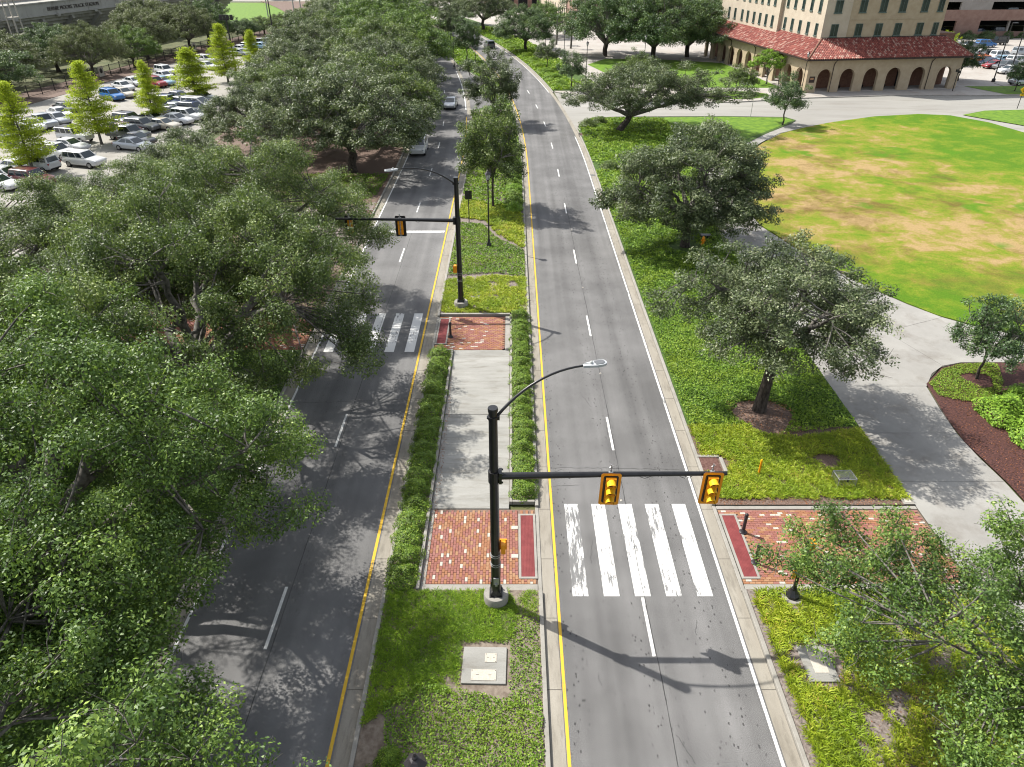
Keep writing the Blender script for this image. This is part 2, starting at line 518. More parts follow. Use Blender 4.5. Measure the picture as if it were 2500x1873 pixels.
M['dry_lawn'] = dry_lawn()
M['ground'] = simple('far_ground', (0.06, 0.085, 0.02), (0.15, 0.15, 0.06), 0.4)
M['track'] = simple('running_track', (0.36, 0.11, 0.07), (0.44, 0.15, 0.1), 2)
M['plaza'] = concrete('plaza_concrete', (0.42, 0.39, 0.35), (0.55, 0.52, 0.48), (0.36, 0.25, 0.2), 0.5, 0.2)

struct(sheet('ground', [(-700, -60), (700, -60), (700, 1200), (-700, 1200)], -0.06, M['ground']))

# ---- the two carriageways
YN, YF = -4.0, 330.0
def pocket(y):   # the turning pocket cut into the median of the left carriageway
    if y < 112 or y > 158: return -5.1
    if y < 116: return -5.1 + 3.3 * (y - 112) / 4
    if y < 138: return -1.8
    return -1.8 - 3.3 * (y - 138) / 20
road_l = struct(strip('road_left', -13.0, pocket, YN, YF, 0.0, M['asphalt_left'], step=2.0))
road_r = struct(strip('road_right', 1.2, 9.1, YN, YF, 0.0, M['asphalt'], step=2.0))

# gutters, cast in bays with open joints
def gutter(name, x0, x1, skip=()):
    root = struct(strip(name, x0, x1, YN, YF, 0.002, M['joint']))
    y = 6.0
    while y < 78:
        if not any(a < y + 1.5 < b for a, b in skip):
            mb = MB().prism([(x0 + 0.004, y + 0.012), (x1 - 0.004, y + 0.012), (x1 - 0.004, y + 3.038), (x0 + 0.004, y + 3.038)], 0.0, 0.011)
            mb.build('gutter_bay', M['gutter'], root)
        y += 3.05
    strip('gutter_run', x0 + 0.004, x1 - 0.004, y + 0.01, YF, 0.008, M['gutter'], root)
    return root
gutter('gutter_median_right', 1.22, 1.72)
gutter('gutter_right', 8.62, 9.12)
gutter('gutter_median_left', -5.68, -5.12, skip=())
gutter('gutter_left', -12.98, -12.44)

# kerbs, dropped where the brick crossings meet the road
def kerb(name, x0, x1, runs):
    root = None
    for i, (a, b, z) in enumerate(runs):
        o = rail(name if root is None else 'kerb_run', x0, x1, a, b, -0.04, z, M['kerb'], root)
        if root is None:
            root = struct(o)
    return root
kerb('kerb_median_right', 1.05, 1.21, [(YN, 19.45, 0.15), (19.46, 24.4, 0.035), (24.41, YF, 0.15)])
kerb('kerb_right', 9.13, 9.29, [(YN, 19.5, 0.15), (19.51, 24.5, 0.035), (24.51, 99.0, 0.15), (127.0, YF, 0.15)])
kerb('kerb_median_left', -5.11, -4.95, [(YN, 38.9, 0.15), (38.91, 43.6, 0.035), (43.61, 112, 0.15), (160, YF, 0.15)])
kerb('kerb_left', -13.15, -12.99, [(YN, 38.9, 0.15), (38.91, 43.6, 0.035), (43.61, YF, 0.15)])
yy_ = [112 + i * 2 for i in range(25)]
mbk = MB()
mbk.tube([(pocket(y) + xo(y) + 0.08, y, 0.05) for y in yy_], 0.11, 6)
struct(mbk.build('kerb_pocket', M['kerb']))

# ---- painted lines
def paint(name, xl, xr, y0, y1, mat, z=0.0045):
    return struct(strip(name, xl, xr, y0, y1, z, mat))
paint('yellow_line_right', 1.75, 1.86, YN, 300, M['yellow_paint'])
paint('yellow_line_left', -5.86, -5.74, YN, 108, M['yellow_paint'])
paint('white_pocket_line', -5.9, -5.75, 113, 150, M['white_paint'])
paint('white_line_right', 8.46, 8.57, YN, 96, M['white_paint'])
paint('white_line_right', 8.46, 8.57, 127, 300, M['white_paint'])
paint('white_line_left', -12.42, -12.3, YN, 300, M['white_paint'])
paint('stop_line', -12.2, -5.95, 60.1, 60.6, M['bar_worn'])
for k in range(18):
    y = 16.5 + 12.2 * k
    if not k == 99:
        y0 = 16.5 if k == 0 else y
        paint('lane_dash', 5.08, 5.2, y0, min(y + 2.95, 19.2) if k == 0 else y + 2.95, M['white_paint'])
    if k != 2:
        paint('lane_dash', -9.08, -8.96, y + 0.3, y + 3.25, M['white_paint'])
for k in range(5):
    x = 2.4 + 1.23 * k
    paint('crosswalk_bar', x, x + 0.62, 19.27, 24.66, M['bar_very_worn' if k == 0 else 'bar_worn'], 0.0046)
    x = -11.85 + 1.275 * k
    paint('crosswalk_bar', x, x + 0.6, 38.8, 44.2, M['white_paint'], 0.0046)
# cracks and the long paving joint
def crack(pts, wd, par, mat='crack', z=0.0052):
    vs, fs = [], []
    for i, p in enumerate(pts):
        a, b = Vector(pts[max(0, i - 1)]), Vector(pts[min(len(pts) - 1, i + 1)])
        d = (b - a).normalized()
        nrm = Vector((-d.y, d.x)) * wd * random.uniform(0.5, 1.2)
        vs += [(p[0] + nrm.x, p[1] + nrm.y, z), (p[0] - nrm.x, p[1] - nrm.y, z)]
    fs = [(2*i, 2*i+1, 2*i+3, 2*i+2) for i in range(len(pts) - 1)]
    return MB().add(vs, fs).build('crack', M[mat], par)
def wander(a, b, n, amp):
    a, b = Vector(a), Vector(b)
    d = (b - a); q = Vector((-d.y, d.x)).normalized()
    out, off = [], 0.0
    for i in range(n + 1):
        off = off * 0.8 + random.uniform(-amp, amp)
        out.append(tuple(a + d * (i / n) + q * off))
    return out
crack(wander((5.22, 5), (5.24, 70), 160, 0.012), 0.014, road_r)
crack(wander((1.95, 27.3), (8.4, 27.15), 60, 0.03), 0.012, road_r)
crack(wander((1.95, 25.9), (3.2, 26.0), 20, 0.03), 0.01, road_r)
crack(wander((1.8, 26.6), (2.4, 27.2), 10, 0.05), 0.012, road_r)
crack(wander((-8.8, 5), (-8.82, 60), 140, 0.012), 0.012, road_l)
crack(wander((-12.2, 33), (-6, 33.4), 50, 0.03), 0.01, road_l)
for k in range(14):
    x, y = random.uniform(2.2, 8.2), random.uniform(9, 60)
    crack(wander((x, y), (x + random.uniform(-0.6, 0.6), y + random.uniform(0.4, 1.6)), 10, 0.04), 0.008, road_r)
# raised lane markers
for i, (x, y) in enumerate([(5.28, 36.2), (5.27, 48.5), (5.3, 60.7), (5.05, 24.9)]):
    o = MB().box((0, 0, 0.012), (0.11, 0.11, 0.03), taper=0.6).build('road_stud', M['brick_white'], loc=(x, y, 0.004))
    tag(o, 'small pale raised stud on the right carriageway, %s from the front' % ORD[[3, 0, 1, 2].index(i) if False else {3: 0, 0: 1, 1: 2, 2: 3}[i]], 'road stud', 'raised studs on the lane line')

# ---- grounds beside and between the carriageways
MZ = 0.10
struct(strip('median_ground', -4.96, 1.06, YN, 19.5, MZ, M['soil']))
struct(strip('median_ground', -4.96, 1.06, 43.95, 112, MZ, M['gravel']))
struct(strip('median_ground', lambda y: pocket(y) + 0.14, 1.06, 112, 158, MZ, M['cover_base'], step=2.0))
struct(strip('median_ground', -4.96, 1.06, 158, YF, MZ, M['cover_base']))
struct(strip('verge_ground', 9.28, 18.4, YN, 19.54, MZ, M['gravel']))
left_path = [(18.4, 48.1), (18.4, 54.6), (18.4, 58.3), (18.4, 61.6), (18.9, 66.9), (19.8, 72), (22.0, 80), (25.2, 86.6), (29.6, 92), (33.6, 97.2), (38.2, 102.4)]
right_path = [(26.6, 48.1), (24.0, 54.6), (23.2, 58.3), (22.4, 61.6), (22.4, 66.9), (23.4, 72), (25.2, 80), (28.2, 87.2), (31.6, 92.5), (35.4, 97.4), (40.6, 101.4)]
verge_poly = [(9.28, 24.5), (9.28, 80)] + [(9.28 + xo(y), y) for y in (85, 90, 95)] + [(8.9, 100), (9.6, 103.5), (11.6, 106.6), (15, 107.4), (31, 107.9), (39.6, 107.2), (40.4, 105.4)] + left_path[::-1] + [(18.4, 24.5)]
struct(sheet('verge_ground', verge_poly, MZ, M['cover_base']))
struct(sheet('turf_island', [(23.5, 86), (26.5, 90), (36.5, 101.2), (39.8, 105.2), (39.2, 106.9), (31, 107.5), (22, 107.2), (20, 96)], MZ + 0.012, M['turf']))
struct(strip('verge_left_ground', -41, -13.14, YN, 38.9, MZ, M['cover_base']))
struct(strip('verge_left_ground', -38, -13.14, 43.6, YF, MZ, M['straw']))
struct(sheet('parking_lot', [(-40, 22), (-40, 150), (-47, 250), (-59.5, 250), (-75, 115), (-78, 98), (-120, 60), (-120, 22)], 0.13, M['lot']))
struct(sheet('lot_verge', [(-59.4, 250), (-66, 250), (-84, 110), (-128, 62), (-120.2, 60.2), (-78.1, 98.1), (-75.1, 115.1)], 0.15, M['straw']))
struct(sheet('sports_field', [(-160, 235), (-58, 238), (-62, 318), (-170, 330)], 0.02, M['turf']))
struct(sheet('far_road', [(-260, 338), (-40, 326), (-40, 336), (-260, 350)], 0.02, M['street']))

# ---- cross street, walks, lawn, beds on the right
struct(sheet('cross_street', [(9.11, 94), (140, 94), (140, 124), (62, 124), (47.6, 121.8), (34.6, 118.2), (22, 119.4), (13, 122), (7.1, 127.4), (9.0 + xo(110), 110)], 0.004, M['street']))
plz = [(7.3, 127.6), (13.1, 122.3), (22, 119.7), (34.6, 118.5), (47.6, 122.1), (62, 124.3), (86, 124.3), (86, 136), (60, 150), (60, 232), (30, 232), (0, 330), (-70, 330), (-46, 262), (-12, 232), (-2, 190), (4, 150)]
struct(sheet('plaza', plz, 0.06, M['plaza']))
struct(sheet('far_lot', [(86.2, 124.3), (86.2, 136), (78, 140), (95, 203), (200, 203), (200, 124.3)], 0.05, M['plaza']))
struct(strip('verge_ground', 9.28, 18.0, 128.5, 290, MZ, M['cover_base']))
struct(sheet('north_lawn', [(15.5, 158), (19, 142), (27, 131.5), (46.6, 131.2), (43.6, 160), (30, 166), (20, 166)], 0.09, M['turf']))
isl = [(30, 121.5), (38, 121), (42, 123.2), (42.5, 125.6), (40, 127.6), (36, 128.4), (30, 128.0), (28, 124.5)]
struct(sheet('turf_island', isl, 0.1, M['turf']))
struct(sheet('turf_island', [(82, 125.2), (100, 125.5), (100, 133), (79, 132.6)], 0.1, M['turf']))
struct(sheet('turf_island', [(66, 109), (71, 112), (80, 113), (90, 110), (90, 96), (72, 100)], 0.1, M['turf']))
street_kerb = MB()
street_kerb.tube([(7.2, 127.5, 0.06), (13, 122.15, 0.06), (22, 119.55, 0.06), (34.6, 118.35, 0.06), (47.6, 121.95, 0.06), (62, 124.15, 0.06), (85, 124.15, 0.06)], 0.1, 6)
struct(street_kerb.build('street_kerb', M['kerb']))
MBs = MB()
MBs.tube([(9.2, 99, 0.05), (8.95, 101, 0.05), (9.65, 103.7, 0.05), (11.6, 106.75, 0.05), (15, 107.6, 0.05), (31, 108.05, 0.05), (39.7, 107.35, 0.05)], 0.1, 6)
struct(MBs.build('street_kerb', M['kerb']))

lawn = [(22.6, 66.9), (23.6, 72), (25.4, 80), (28.4, 87.0), (31.8, 92.3), (35.6, 97.2), (39.3, 100.3), (44.6, 103.9), (52.6, 107.9), (59.9, 109.6), (64, 108.6), (67, 104), (68.4, 96.8), (69, 85), (67, 70), (60, 54), (50, 43.5), (41, 39.8), (33.3, 40.8), (30.7, 42.5), (29.3, 43.7), (28.0, 45.7), (26.7, 48.2), (24.1, 54.7), (23.3, 58.4), (22.5, 61.7)]
dl = MB().prism(lawn, 0.0, 0.1).build('oval_lawn', M['dry_lawn'])
struct(dl)

PZ = 0.06
path = struct(sheet('path', [(18.42, YN), (23.5, YN), (23.5, 26), (23.2, 29.3), (24, 34.9), (25.8, 36.8), (27.4, 37.4), (60, 37.6), (60, 44), (41, 39.7), (33.3, 40.7), (30.6, 42.4), (26.6, 48.1), (24, 54.6), (18.4, 54.6)], PZ - 0.02, M['joint']))
struct(sheet('path_bed', left_path + right_path[::-1], PZ - 0.025, M['joint']))
def slab(pts, par, mat='concrete', z=PZ, inset=0.012):
    cx = sum(p[0] for p in pts) / len(pts); cy = sum(p[1] for p in pts) / len(pts)
    q = []
    for p in pts:
        d = Vector((p[0] - cx, p[1] - cy)); L = d.length
        d *= (L - inset * 1.3) / L
        q.append((cx + d.x, cy + d.y))
    return MB().prism(q, z - 0.05, z).build('slab', M[mat], par)
def xr(y):
    return float(np.interp(y, [-5, 26, 29.3, 31.5, 34.9], [23.5, 23.5, 23.2, 23.4, 24.0]))
jy = [-4, 4, 10.5, 16, 21.2, 26.2, 30.1, 34.7]
for a, b in zip(jy, jy[1:]):
    slab([(18.42, a), (xr(a), a), (xr((a + b) / 2), (a + b) / 2), (xr(b), b), (18.42, b)], path)
slab([(18.42, 34.7), (24.0, 34.7), (25.0, 36.1), (26.1, 37.0), (24.6, 41.4), (18.42, 41.4)], path)
slab([(26.1, 37.0), (27.4, 37.4), (33.2, 37.45), (33.3, 40.7), (30.6, 42.4), (29.4, 43.5), (24.6, 41.4)], path)
slab([(33.2, 37.45), (40, 37.5), (40.6, 39.7), (33.3, 40.7)], path)
slab([(18.42, 41.4), (24.6, 41.4), (29.4, 43.5), (28.0, 45.5), (26.6, 48.1), (18.42, 48.1)], path)
for i in range(len(left_path) - 1):
    slab([left_path[i], right_path[i], right_path[i + 1], left_path[i + 1]], path)

bed_edge = [(23.55, 5), (23.55, 26), (23.25, 29.3), (23.45, 31.5), (24.05, 34.9), (25.85, 36.7), (27.4, 37.3), (31, 37.38)]
struct(sheet('mulch_bed', bed_edge + [(40, 37.4), (46, 30), (46, 5)], 0.09, M['mulch']))

# ---- median walk between the planters
mw = struct(sheet('median_walk', [(-3.68, 24.0), (-0.12, 24.0), (-0.12, 39.3), (-3.68, 39.3)], 0.02, M['joint']))
for a, b in ((24.3, 31.8), (31.82, 38.95)):
    slab([(-3.66, a), (-0.14, a), (-0.14, b), (-3.66, b)], mw, 'median_concrete', 0.05, 0.006)
struct(sheet('planter_soil', [(-4.96, 19.5), (-3.8, 19.5), (-3.8, 38.7), (-4.96, 38.7)], 0.09, M['soil']))
struct(sheet('planter_soil', [(0.02, 24.75), (1.06, 24.75), (1.06, 43.95), (0.02, 43.95)], 0.09, M['soil']))
def wall_bar(name, x0, x1, y0, y1, z1, label=None):
    o = MB().box(((x0 + x1) / 2, (y0 + y1) / 2, z1 / 2), (x1 - x0, y1 - y0, z1)).build(name, M['kerb'], bevel=0.02)
    return struct(o)
wall_bar('planter_kerb', -3.82, -3.68, 19.5, 38.84, 0.2)
wall_bar('planter_kerb', -4.94, -3.825, 38.7, 38.84, 0.2)
wall_bar('planter_kerb', -0.12, 0.02, 24.6, 43.7, 0.2)
wall_bar('planter_kerb', 0.025, 1.04, 24.6, 24.74, 0.2)
wall_bar('planter_kerb', -4.9, -0.125, 43.7, 43.9, 0.2)
wall_bar('brick_edging', -3.675, 1.04, 19.5, 19.84, 0.06)
wall_bar('brick_edging', -3.675, -3.48, 19.845, 24.24, 0.055)
wall_bar('brick_edging', 9.3, 18.4, 19.56, 19.84, 0.06)
wall_bar('brick_edging', 9.3, 18.4, 24.26, 24.48, 0.06)
wall_bar('brick_edging', -0.44, -0.13, 39.0, 43.69, 0.055)

# ---- brick crossings: running bond pavers
BL, BW = 0.24, 0.12
def paving(name, x0, x1, y0, y1, z, holes, n_single, along='y', label=''):
    root = struct(sheet(name, [(x0, y0), (x1, y0), (x1, y1), (x0, y1)], z - 0.035, M['brick_bed']))
    names = ['brick_red', 'brick_orange', 'brick_tan', 'brick_pink', 'brick_white']
    meshes = []
    for nm in names:
        mb = MB()
        a, b = (BW - 0.012, BL - 0.012) if along == 'y' else (BL - 0.012, BW - 0.012)
        mb.box((0, 0, -0.02), (a, b, 0.04), taper=0.97)
        me = bpy.data.meshes.new('brick')
        me.from_pydata(mb.v, [], mb.f); me.materials.append(M[nm])
        meshes.append(me)
    cells = []
    nx = int((x1 - x0) / (BW if along == 'y' else BL)); ny = int((y1 - y0) / (BL if along == 'y' else BW))
    for i in range(nx + 1):
        for j in range(ny + 1):
            if along == 'y':
                x = x0 + (i + 0.5) * BW; y = y0 + (j + 0.5 + (0.5 if i % 2 else 0)) * BL
            else:
                y = y0 + (j + 0.5) * BW; x = x0 + (i + 0.5 + (0.5 if j % 2 else 0)) * BL
            hf = 0
            if along == 'y' and y > y1 - BL * 0.45: continue
            if along == 'x' and x > x1 - BL * 0.45: continue
            if x > x1 - 0.04 or y > y1 - 0.04: continue
            if any(a < x < b and c < y < d for a, b, c, d in holes): continue
            cells.append((x, y, 0))
            if along == 'y' and i % 2 and j == 0: cells.append((x, y0 + BL * 0.25, 1))
            if along == 'x' and j % 2 and i == 0: cells.append((x0 + BL * 0.25, y, 1))
    cells.sort(key=lambda p: p[0] ** 2 * 0 + p[1] + 0.02 * abs(p[0]))
    rr = random.Random(5)
    rest = [MB() for _ in names]
    for k, (x, y, hf) in enumerate(cells):
        u = rr.random()
        # mixed blend with warmer and redder drifts
        drift = math.sin(x * 1.7 + y * 0.6) * 0.14
        c = 4 if u > 0.957 else (0 if u < 0.24 + drift else (3 if u < 0.48 + drift else (1 if u < 0.78 + drift * 0.5 else 2)))
        dz = rr.uniform(-0.003, 0.003)
        if k < n_single:
            o = bpy.data.objects.new('brick', meshes[c])
            link(o, root)
            o.location = (x, y, z + dz)
            if hf: o.scale = (1, 0.48, 1) if along == 'y' else (0.48, 1, 1)
            o.rotation_euler = (rr.uniform(-0.01, 0.01), rr.uniform(-0.01, 0.01), rr.uniform(-0.012, 0.012))
        else:
            a, b = (BW - 0.012, BL - 0.012) if along == 'y' else (BL - 0.012, BW - 0.012)
            if hf: a, b = (a, b * 0.48) if along == 'y' else (a * 0.48, b)
            rest[c].box((x, y, z + dz - 0.02), (a, b, 0.04), taper=0.97)
    big = MB()
    for c, mb in enumerate(rest):
        if mb.v: big.add(mb.v, mb.f, c)
    if big.v:
        o = big.build('brick_field', [M[n] for n in names], root)
        o['kind'] = 'stuff'
    return root
def tactile(x0, x1, y0, y1, z, label):
    t = thing('tactile_pad', label, 'tactile paving', ((x0 + x1) / 2, (y0 + y1) / 2, z), 0, 'tactile pads at the crossings')
    wx, wy = x1 - x0, y1 - y0
    fw = 0.1
    f = MB()
    f.box((0, wy / 2 - fw / 2, -0.01), (wx, fw, 0.05)); f.box((0, -wy / 2 + fw / 2, -0.01), (wx, fw, 0.05))
    f.box((wx / 2 - fw / 2, 0, -0.01), (fw, wy - 2 * fw - 0.002, 0.05)); f.box((-wx / 2 + fw / 2, 0, -0.01), (fw, wy - 2 * fw - 0.002, 0.05))
    f.build('frame', M['kerb'], t)
    MB().box((0, 0, -0.012), (wx - 2 * fw - 0.004, wy - 2 * fw - 0.004, 0.04)).build('plate', M['tactile'], t)
    d = MB()
    ix, iy = wx - 2 * fw, wy - 2 * fw
    nx_, ny_ = int(ix / 0.06), int(iy / 0.06)
    for i in range(nx_):
        for j in range(ny_):
            d.box((-ix / 2 + (i + 0.5) * ix / nx_, -iy / 2 + (j + 0.5) * iy / ny_, 0.0115), (0.026, 0.026, 0.007), taper=0.6)
    o = d.build('dome', M['tactile'], t); o['kind'] = 'stuff'
    return t
paving('brick_crossing_median', -3.47, 1.03, 19.85, 24.25, 0.06, [(0.28, 1.1, 20.1, 23.95)], 300, 'y')
paving('brick_crossing_right', 9.31, 18.4, 19.85, 24.25, 0.06, [(9.2, 10.08, 20.1, 23.95)], 300, 'x')
paving('brick_crossing_far', -4.92, -0.45, 39.0, 43.65, 0.055, [(-5.1, -4.15, 39.65, 43.4)], 0, 'x')
paving('brick_crossing_left', -27, -13.2, 39.0, 43.5, 0.055, [], 0, 'x')
tactile(0.28, 1.04, 20.12, 23.93, 0.06, 'dark red tactile pad in the median brickwork beside the near crosswalk')
tactile(9.31, 10.06, 20.12, 23.93, 0.06, 'dark red tactile pad beside the two bollards on the right pavement')
tactile(-4.93, -4.17, 39.7, 43.35, 0.055, 'dark red tactile pad beside the lone bollard at the far crosswalk')
for x, y in ((0.18, 21.3), (0.18, 23.0)):
    pass

# ================================================================== vegetation
def leaf_arrays(c, n, L, W, rs):
    """one rhombic leaf per point c with normal n"""
    N = len(c)
    n = n / np.linalg.norm(n, axis=1, keepdims=True)
    r = rs.normal(size=(N, 3))
    a = r - n * (r * n).sum(1, keepdims=True)
    a /= np.linalg.norm(a, axis=1, keepdims=True) + 1e-9
    b = np.cross(n, a)
    L = L.reshape(-1, 1); W = W.reshape(-1, 1)
    v = np.empty((N, 4, 3))
    v[:, 0] = c - a * L * 0.5
    v[:, 1] = c + b * W * 0.5 + a * L * 0.06
    v[:, 2] = c + a * L * 0.5 - n * L * 0.08
    v[:, 3] = c - b * W * 0.5 + a * L * 0.06
    return v.reshape(-1, 3), np.arange(N * 4).reshape(N, 4)

def bez(p0, p1, p2, n):
    return [p0 * (1 - t) ** 2 + p1 * 2 * t * (1 - t) + p2 * t * t for t in [i / n for i in range(n + 1)]]

def oak_meshes(name, seed, Rr, H, base_h, fork_h, nl=7, nc=160, lpc=420, ls=0.13, trunk_r=0.34, cr=(0.85, 1.35), inner=0.5, lean=(0, 0), squash=(1, 1), lump=0.16, low=-0.3, twigs=3, flat=0.62, top_pow=1.0):
    """a spreading tree: trunk, limbs, branches to every leaf clump, and the leaves"""
    rs = np.random.default_rng(seed)
    zc = base_h + 0.3 * (H - base_h)
    up, dn = H - zc, zc - base_h
    ph = rs.uniform(0, 6.28, 6)
    def rmod(az):
        return 1 + lump * math.sin(3 * az + ph[0]) + lump * 0.7 * math.sin(5 * az + ph[1]) + lump * 0.5 * math.sin(2 * az + ph[2])
    wood = MB()
    fork = Vector((lean[0] * 0.35, lean[1] * 0.35, fork_h))
    tp = [Vector((0, 0, -0.15)), Vector((0, 0, 0.15)), fork * 0.33 + Vector((rs.normal() * 0.06, rs.normal() * 0.06, 0)), fork * 0.66 + Vector((rs.normal() * 0.08, rs.normal() * 0.08, 0)), fork]
    wood.tube(tp, [trunk_r * 1.5, trunk_r * 1.2, trunk_r * 1.0, trunk_r * 0.92, trunk_r * 0.95], 10)
    limbs = []
    limb_mb = MB()
    nodes, nrad = [], []
    for i in range(nl):
        az = 2 * PI * (i + rs.uniform(-0.3, 0.3)) / nl
        rad = Rr * rs.uniform(0.5, 0.72) * rmod(az)
        hi = zc + up * rs.uniform(0.0, 0.55)
        if i == 0: rad *= 0.35; hi = zc + up * 0.7
        end = Vector((lean[0] + rad * math.cos(az) * squash[0], lean[1] + rad * math.sin(az) * squash[1], hi))
        mid = fork.lerp(end, 0.45) + Vector((rs.normal() * 0.4, rs.normal() * 0.4, rs.uniform(-0.2, 0.7)))
        pts = bez(fork, mid, end, 9)
        for k in range(2, 10): pts[k] = pts[k] + Vector(rs.normal(size=3) * 0.13 * (k / 9) * Rr / 6)
        rr = [trunk_r * (0.62 * (1 - k / 9) ** 0.8 + 0.12) for k in range(10)]
        limb_mb.tube(pts, rr, 7)
        for k in range(2, 10):
            nodes.append(pts[k]); nrad.append(rr[k])
        # forks of the limb
        for q in range(3):
            k = int(rs.integers(3, 8))
            a2 = az + rs.uniform(-0.9, 0.9)
            e2 = pts[k] + Vector((math.cos(a2) * squash[0], math.sin(a2) * squash[1], rs.uniform(0.1, 0.9))) * rad * rs.uniform(0.3, 0.5)
            e2.z = min(e2.z, zc + up * 0.8)
            p2 = bez(pts[k], pts[k].lerp(e2, 0.5) + Vector(rs.normal(size=3) * 0.25), e2, 5)
            r2 = [rr[k] * (0.75 - 0.55 * t / 5) for t in range(6)]
            limb_mb.tube(p2, r2, 6)
            for t in range(1, 6): nodes.append(p2[t]); nrad.append(r2[t])
    nodes_a = np.array([tuple(p) for p in nodes])
    C, CR, TONE = [], [], []
    tries = 0
    while len(C) < nc and tries < nc * 8:
        tries += 1
        az = rs.uniform(0, 2 * PI)
        s = rs.uniform(low, 1.0)
        ce = math.sqrt(max(0.0, 1 - s * s))
        q = rs.uniform(inner, 1.0) ** 0.6
        if s < 0: ce = max(ce, 0.8)
        rm = rmod(az)
        x = lean[0] + Rr * rm * q * ce * math.cos(az) * squash[0]
        y = lean[1] + Rr * rm * q * ce * math.sin(az) * squash[1]
        z = zc + (up if s > 0 else dn) * (abs(s) ** top_pow) * math.copysign(1, s) * q * (1 + 0.12 * math.sin(4 * az + ph[3]))
        p = np.array((x, y, z))
        cc = rs.uniform(*cr)
        if C and np.min(np.linalg.norm((np.array(C) - p) / np.array([1, 1, 0.75]), axis=1)) < cc * 0.5: continue
        C.append(p); CR.append(cc); TONE.append(rs.uniform(-0.22, 0.26))
    branch = MB()
    for p, cc in zip(C, CR):
        d = np.linalg.norm(nodes_a - p, axis=1) + np.maximum(0, nodes_a[:, 2] - p[2]) * 0.8
        k = int(np.argmin(d))
        a, e = nodes[k], Vector(p) + Vector((0, 0, -0.1))
        m_ = a.lerp(e, 0.5) + Vector(rs.normal(size=3) * 0.15)
        branch.tube(bez(a, m_, e, 3), [min(nrad[k] * 0.6, 0.06), 0.04, 0.03, 0.018], 4, caps=False)
        for t in range(twigs):
            dr = Vector(rs.normal(size=3)); dr.z = abs(dr.z) * 0.7; dr.normalize()
            e2 = e + dr * cc * rs.uniform(0.6, 1.02)
            branch.tube([e, e.lerp(e2, 0.5) + Vector(rs.normal(size=3) * 0.08), e2], [0.018, 0.013, 0.006], 3, caps=False)
    cs, ns, tn = [], [], []
    for p, cc, t in zip(C, CR, TONE):
        n = int(lpc * (cc / np.mean(cr)) ** 2 * rs.uniform(0.75, 1.2))
        # each clump is a handful of smaller sprays
        ks = int(rs.integers(6, 10))
        sd_ = rs.normal(size=(ks, 3)); sd_ /= np.linalg.norm(sd_, axis=1, keepdims=True); sd_[:, 2] = sd_[:, 2] * 0.7 + 0.15
        sub = p + sd_ * cc * rs.uniform(0.35, 0.8, (ks, 1)) * np.array([1, 1, flat])
        w_ = rs.integers(0, ks, n)
        d = rs.normal(size=(n, 3)); d /= np.linalg.norm(d, axis=1, keepdims=True)
        rad = rs.uniform(0.25, 1.0, (n, 1)) ** 0.55 * cc * rs.uniform(0.36, 0.5, ks)[w_].reshape(-1, 1)
        cs.append(sub[w_] + d * rad * np.array([1, 1, flat + 0.1]))
        ns.append(d * 0.8 + np.array([0, 0, 0.75]) + rs.normal(size=(n, 3)) * 0.5)
        st = rs.uniform(-0.08, 0.08, ks)
        tn.append(np.clip(0.42 + t + st[w_] + rs.normal(size=n) * 0.2, 0, 1))
    c = np.concatenate(cs); nn = np.concatenate(ns); tn = np.concatenate(tn)
    L = rs.uniform(0.75, 1.25, len(c)) * ls
    v, f = leaf_arrays(c, nn, L, L * rs.uniform(0.42, 0.6, len(c)), rs)
    crown = np_mesh(name + '_crown', v, f, 4, tn)
    return wood, limb_mb, branch, crown

def make_tree(name, gen, leaf='oak_leaf', bark='bark', limb='bark_grey'):
    """a tree kept as a set of meshes, placed with place_tree()"""
    wood, limbs, branch, crown = gen
    out = []
    for nm, mb, mt in (('trunk', wood, bark), ('limbs', limbs, limb), ('branches', branch, limb)):
        me = bpy.data.meshes.new(nm)
        me.from_pydata(mb.v, [], mb.f); me.materials.append(M[mt])
        me.polygons.foreach_set('use_smooth', [True] * len(me.polygons))
        out.append((nm, me))
    crown.materials.append(M[leaf])
    out.append(('crown', crown))
    return out

def place_tree(kind, name, label, x, y, rz=0.0, sc=(1, 1, 1), leaf=None, group=None, z=MZ):
    t = thing(name, label, 'tree', (x, y, z - 0.02), rz, group)
    t.scale = sc
    for nm, me in kind:
        o = bpy.data.objects.new(nm, me)
        link(o, t)
        if nm == 'crown' and leaf:
            o.material_slots[0].link = 'OBJECT'
            o.material_slots[0].material = M[leaf]
    return t

oakA = make_tree('oak_a', oak_meshes('oak_a', 1, 8.5, 9.6, 2.0, 2.4, 8, 250, 880, 0.112, 0.42, (0.9, 1.5), 0.55, lump=0.14, twigs=4))
oakB = make_tree('oak_b', oak_meshes('oak_b', 2, 8.4, 9.2, 1.9, 2.2, 8, 240, 880, 0.112, 0.40, (0.9, 1.5), 0.55, lump=0.18, twigs=4))
oakC = make_tree('oak_c', oak_meshes('oak_c', 3, 8.4, 10.0, 2.2, 2.6, 8, 250, 300, 0.21, 0.42, (1.0, 1.6), 0.5))
oakD = make_tree('oak_d', oak_meshes('oak_d', 4, 8.6, 10.5, 1.9, 2.6, 8, 250, 280, 0.22, 0.42, (1.0, 1.7), 0.5, lump=0.2))
youngA = make_tree('young_a', oak_meshes('young_a', 21, 2.7, 8.0, 1.5, 2.1, 8, 120, 260, 0.14, 0.1, (0.55, 0.9), 0.2, lump=0.2, low=-0.5, flat=0.9))
youngB = make_tree('young_b', oak_meshes('young_b', 22, 2.5, 6.2, 1.7, 1.9, 7, 80, 200, 0.15, 0.09, (0.5, 0.85), 0.2, lump=0.2, low=-0.5, flat=0.9))

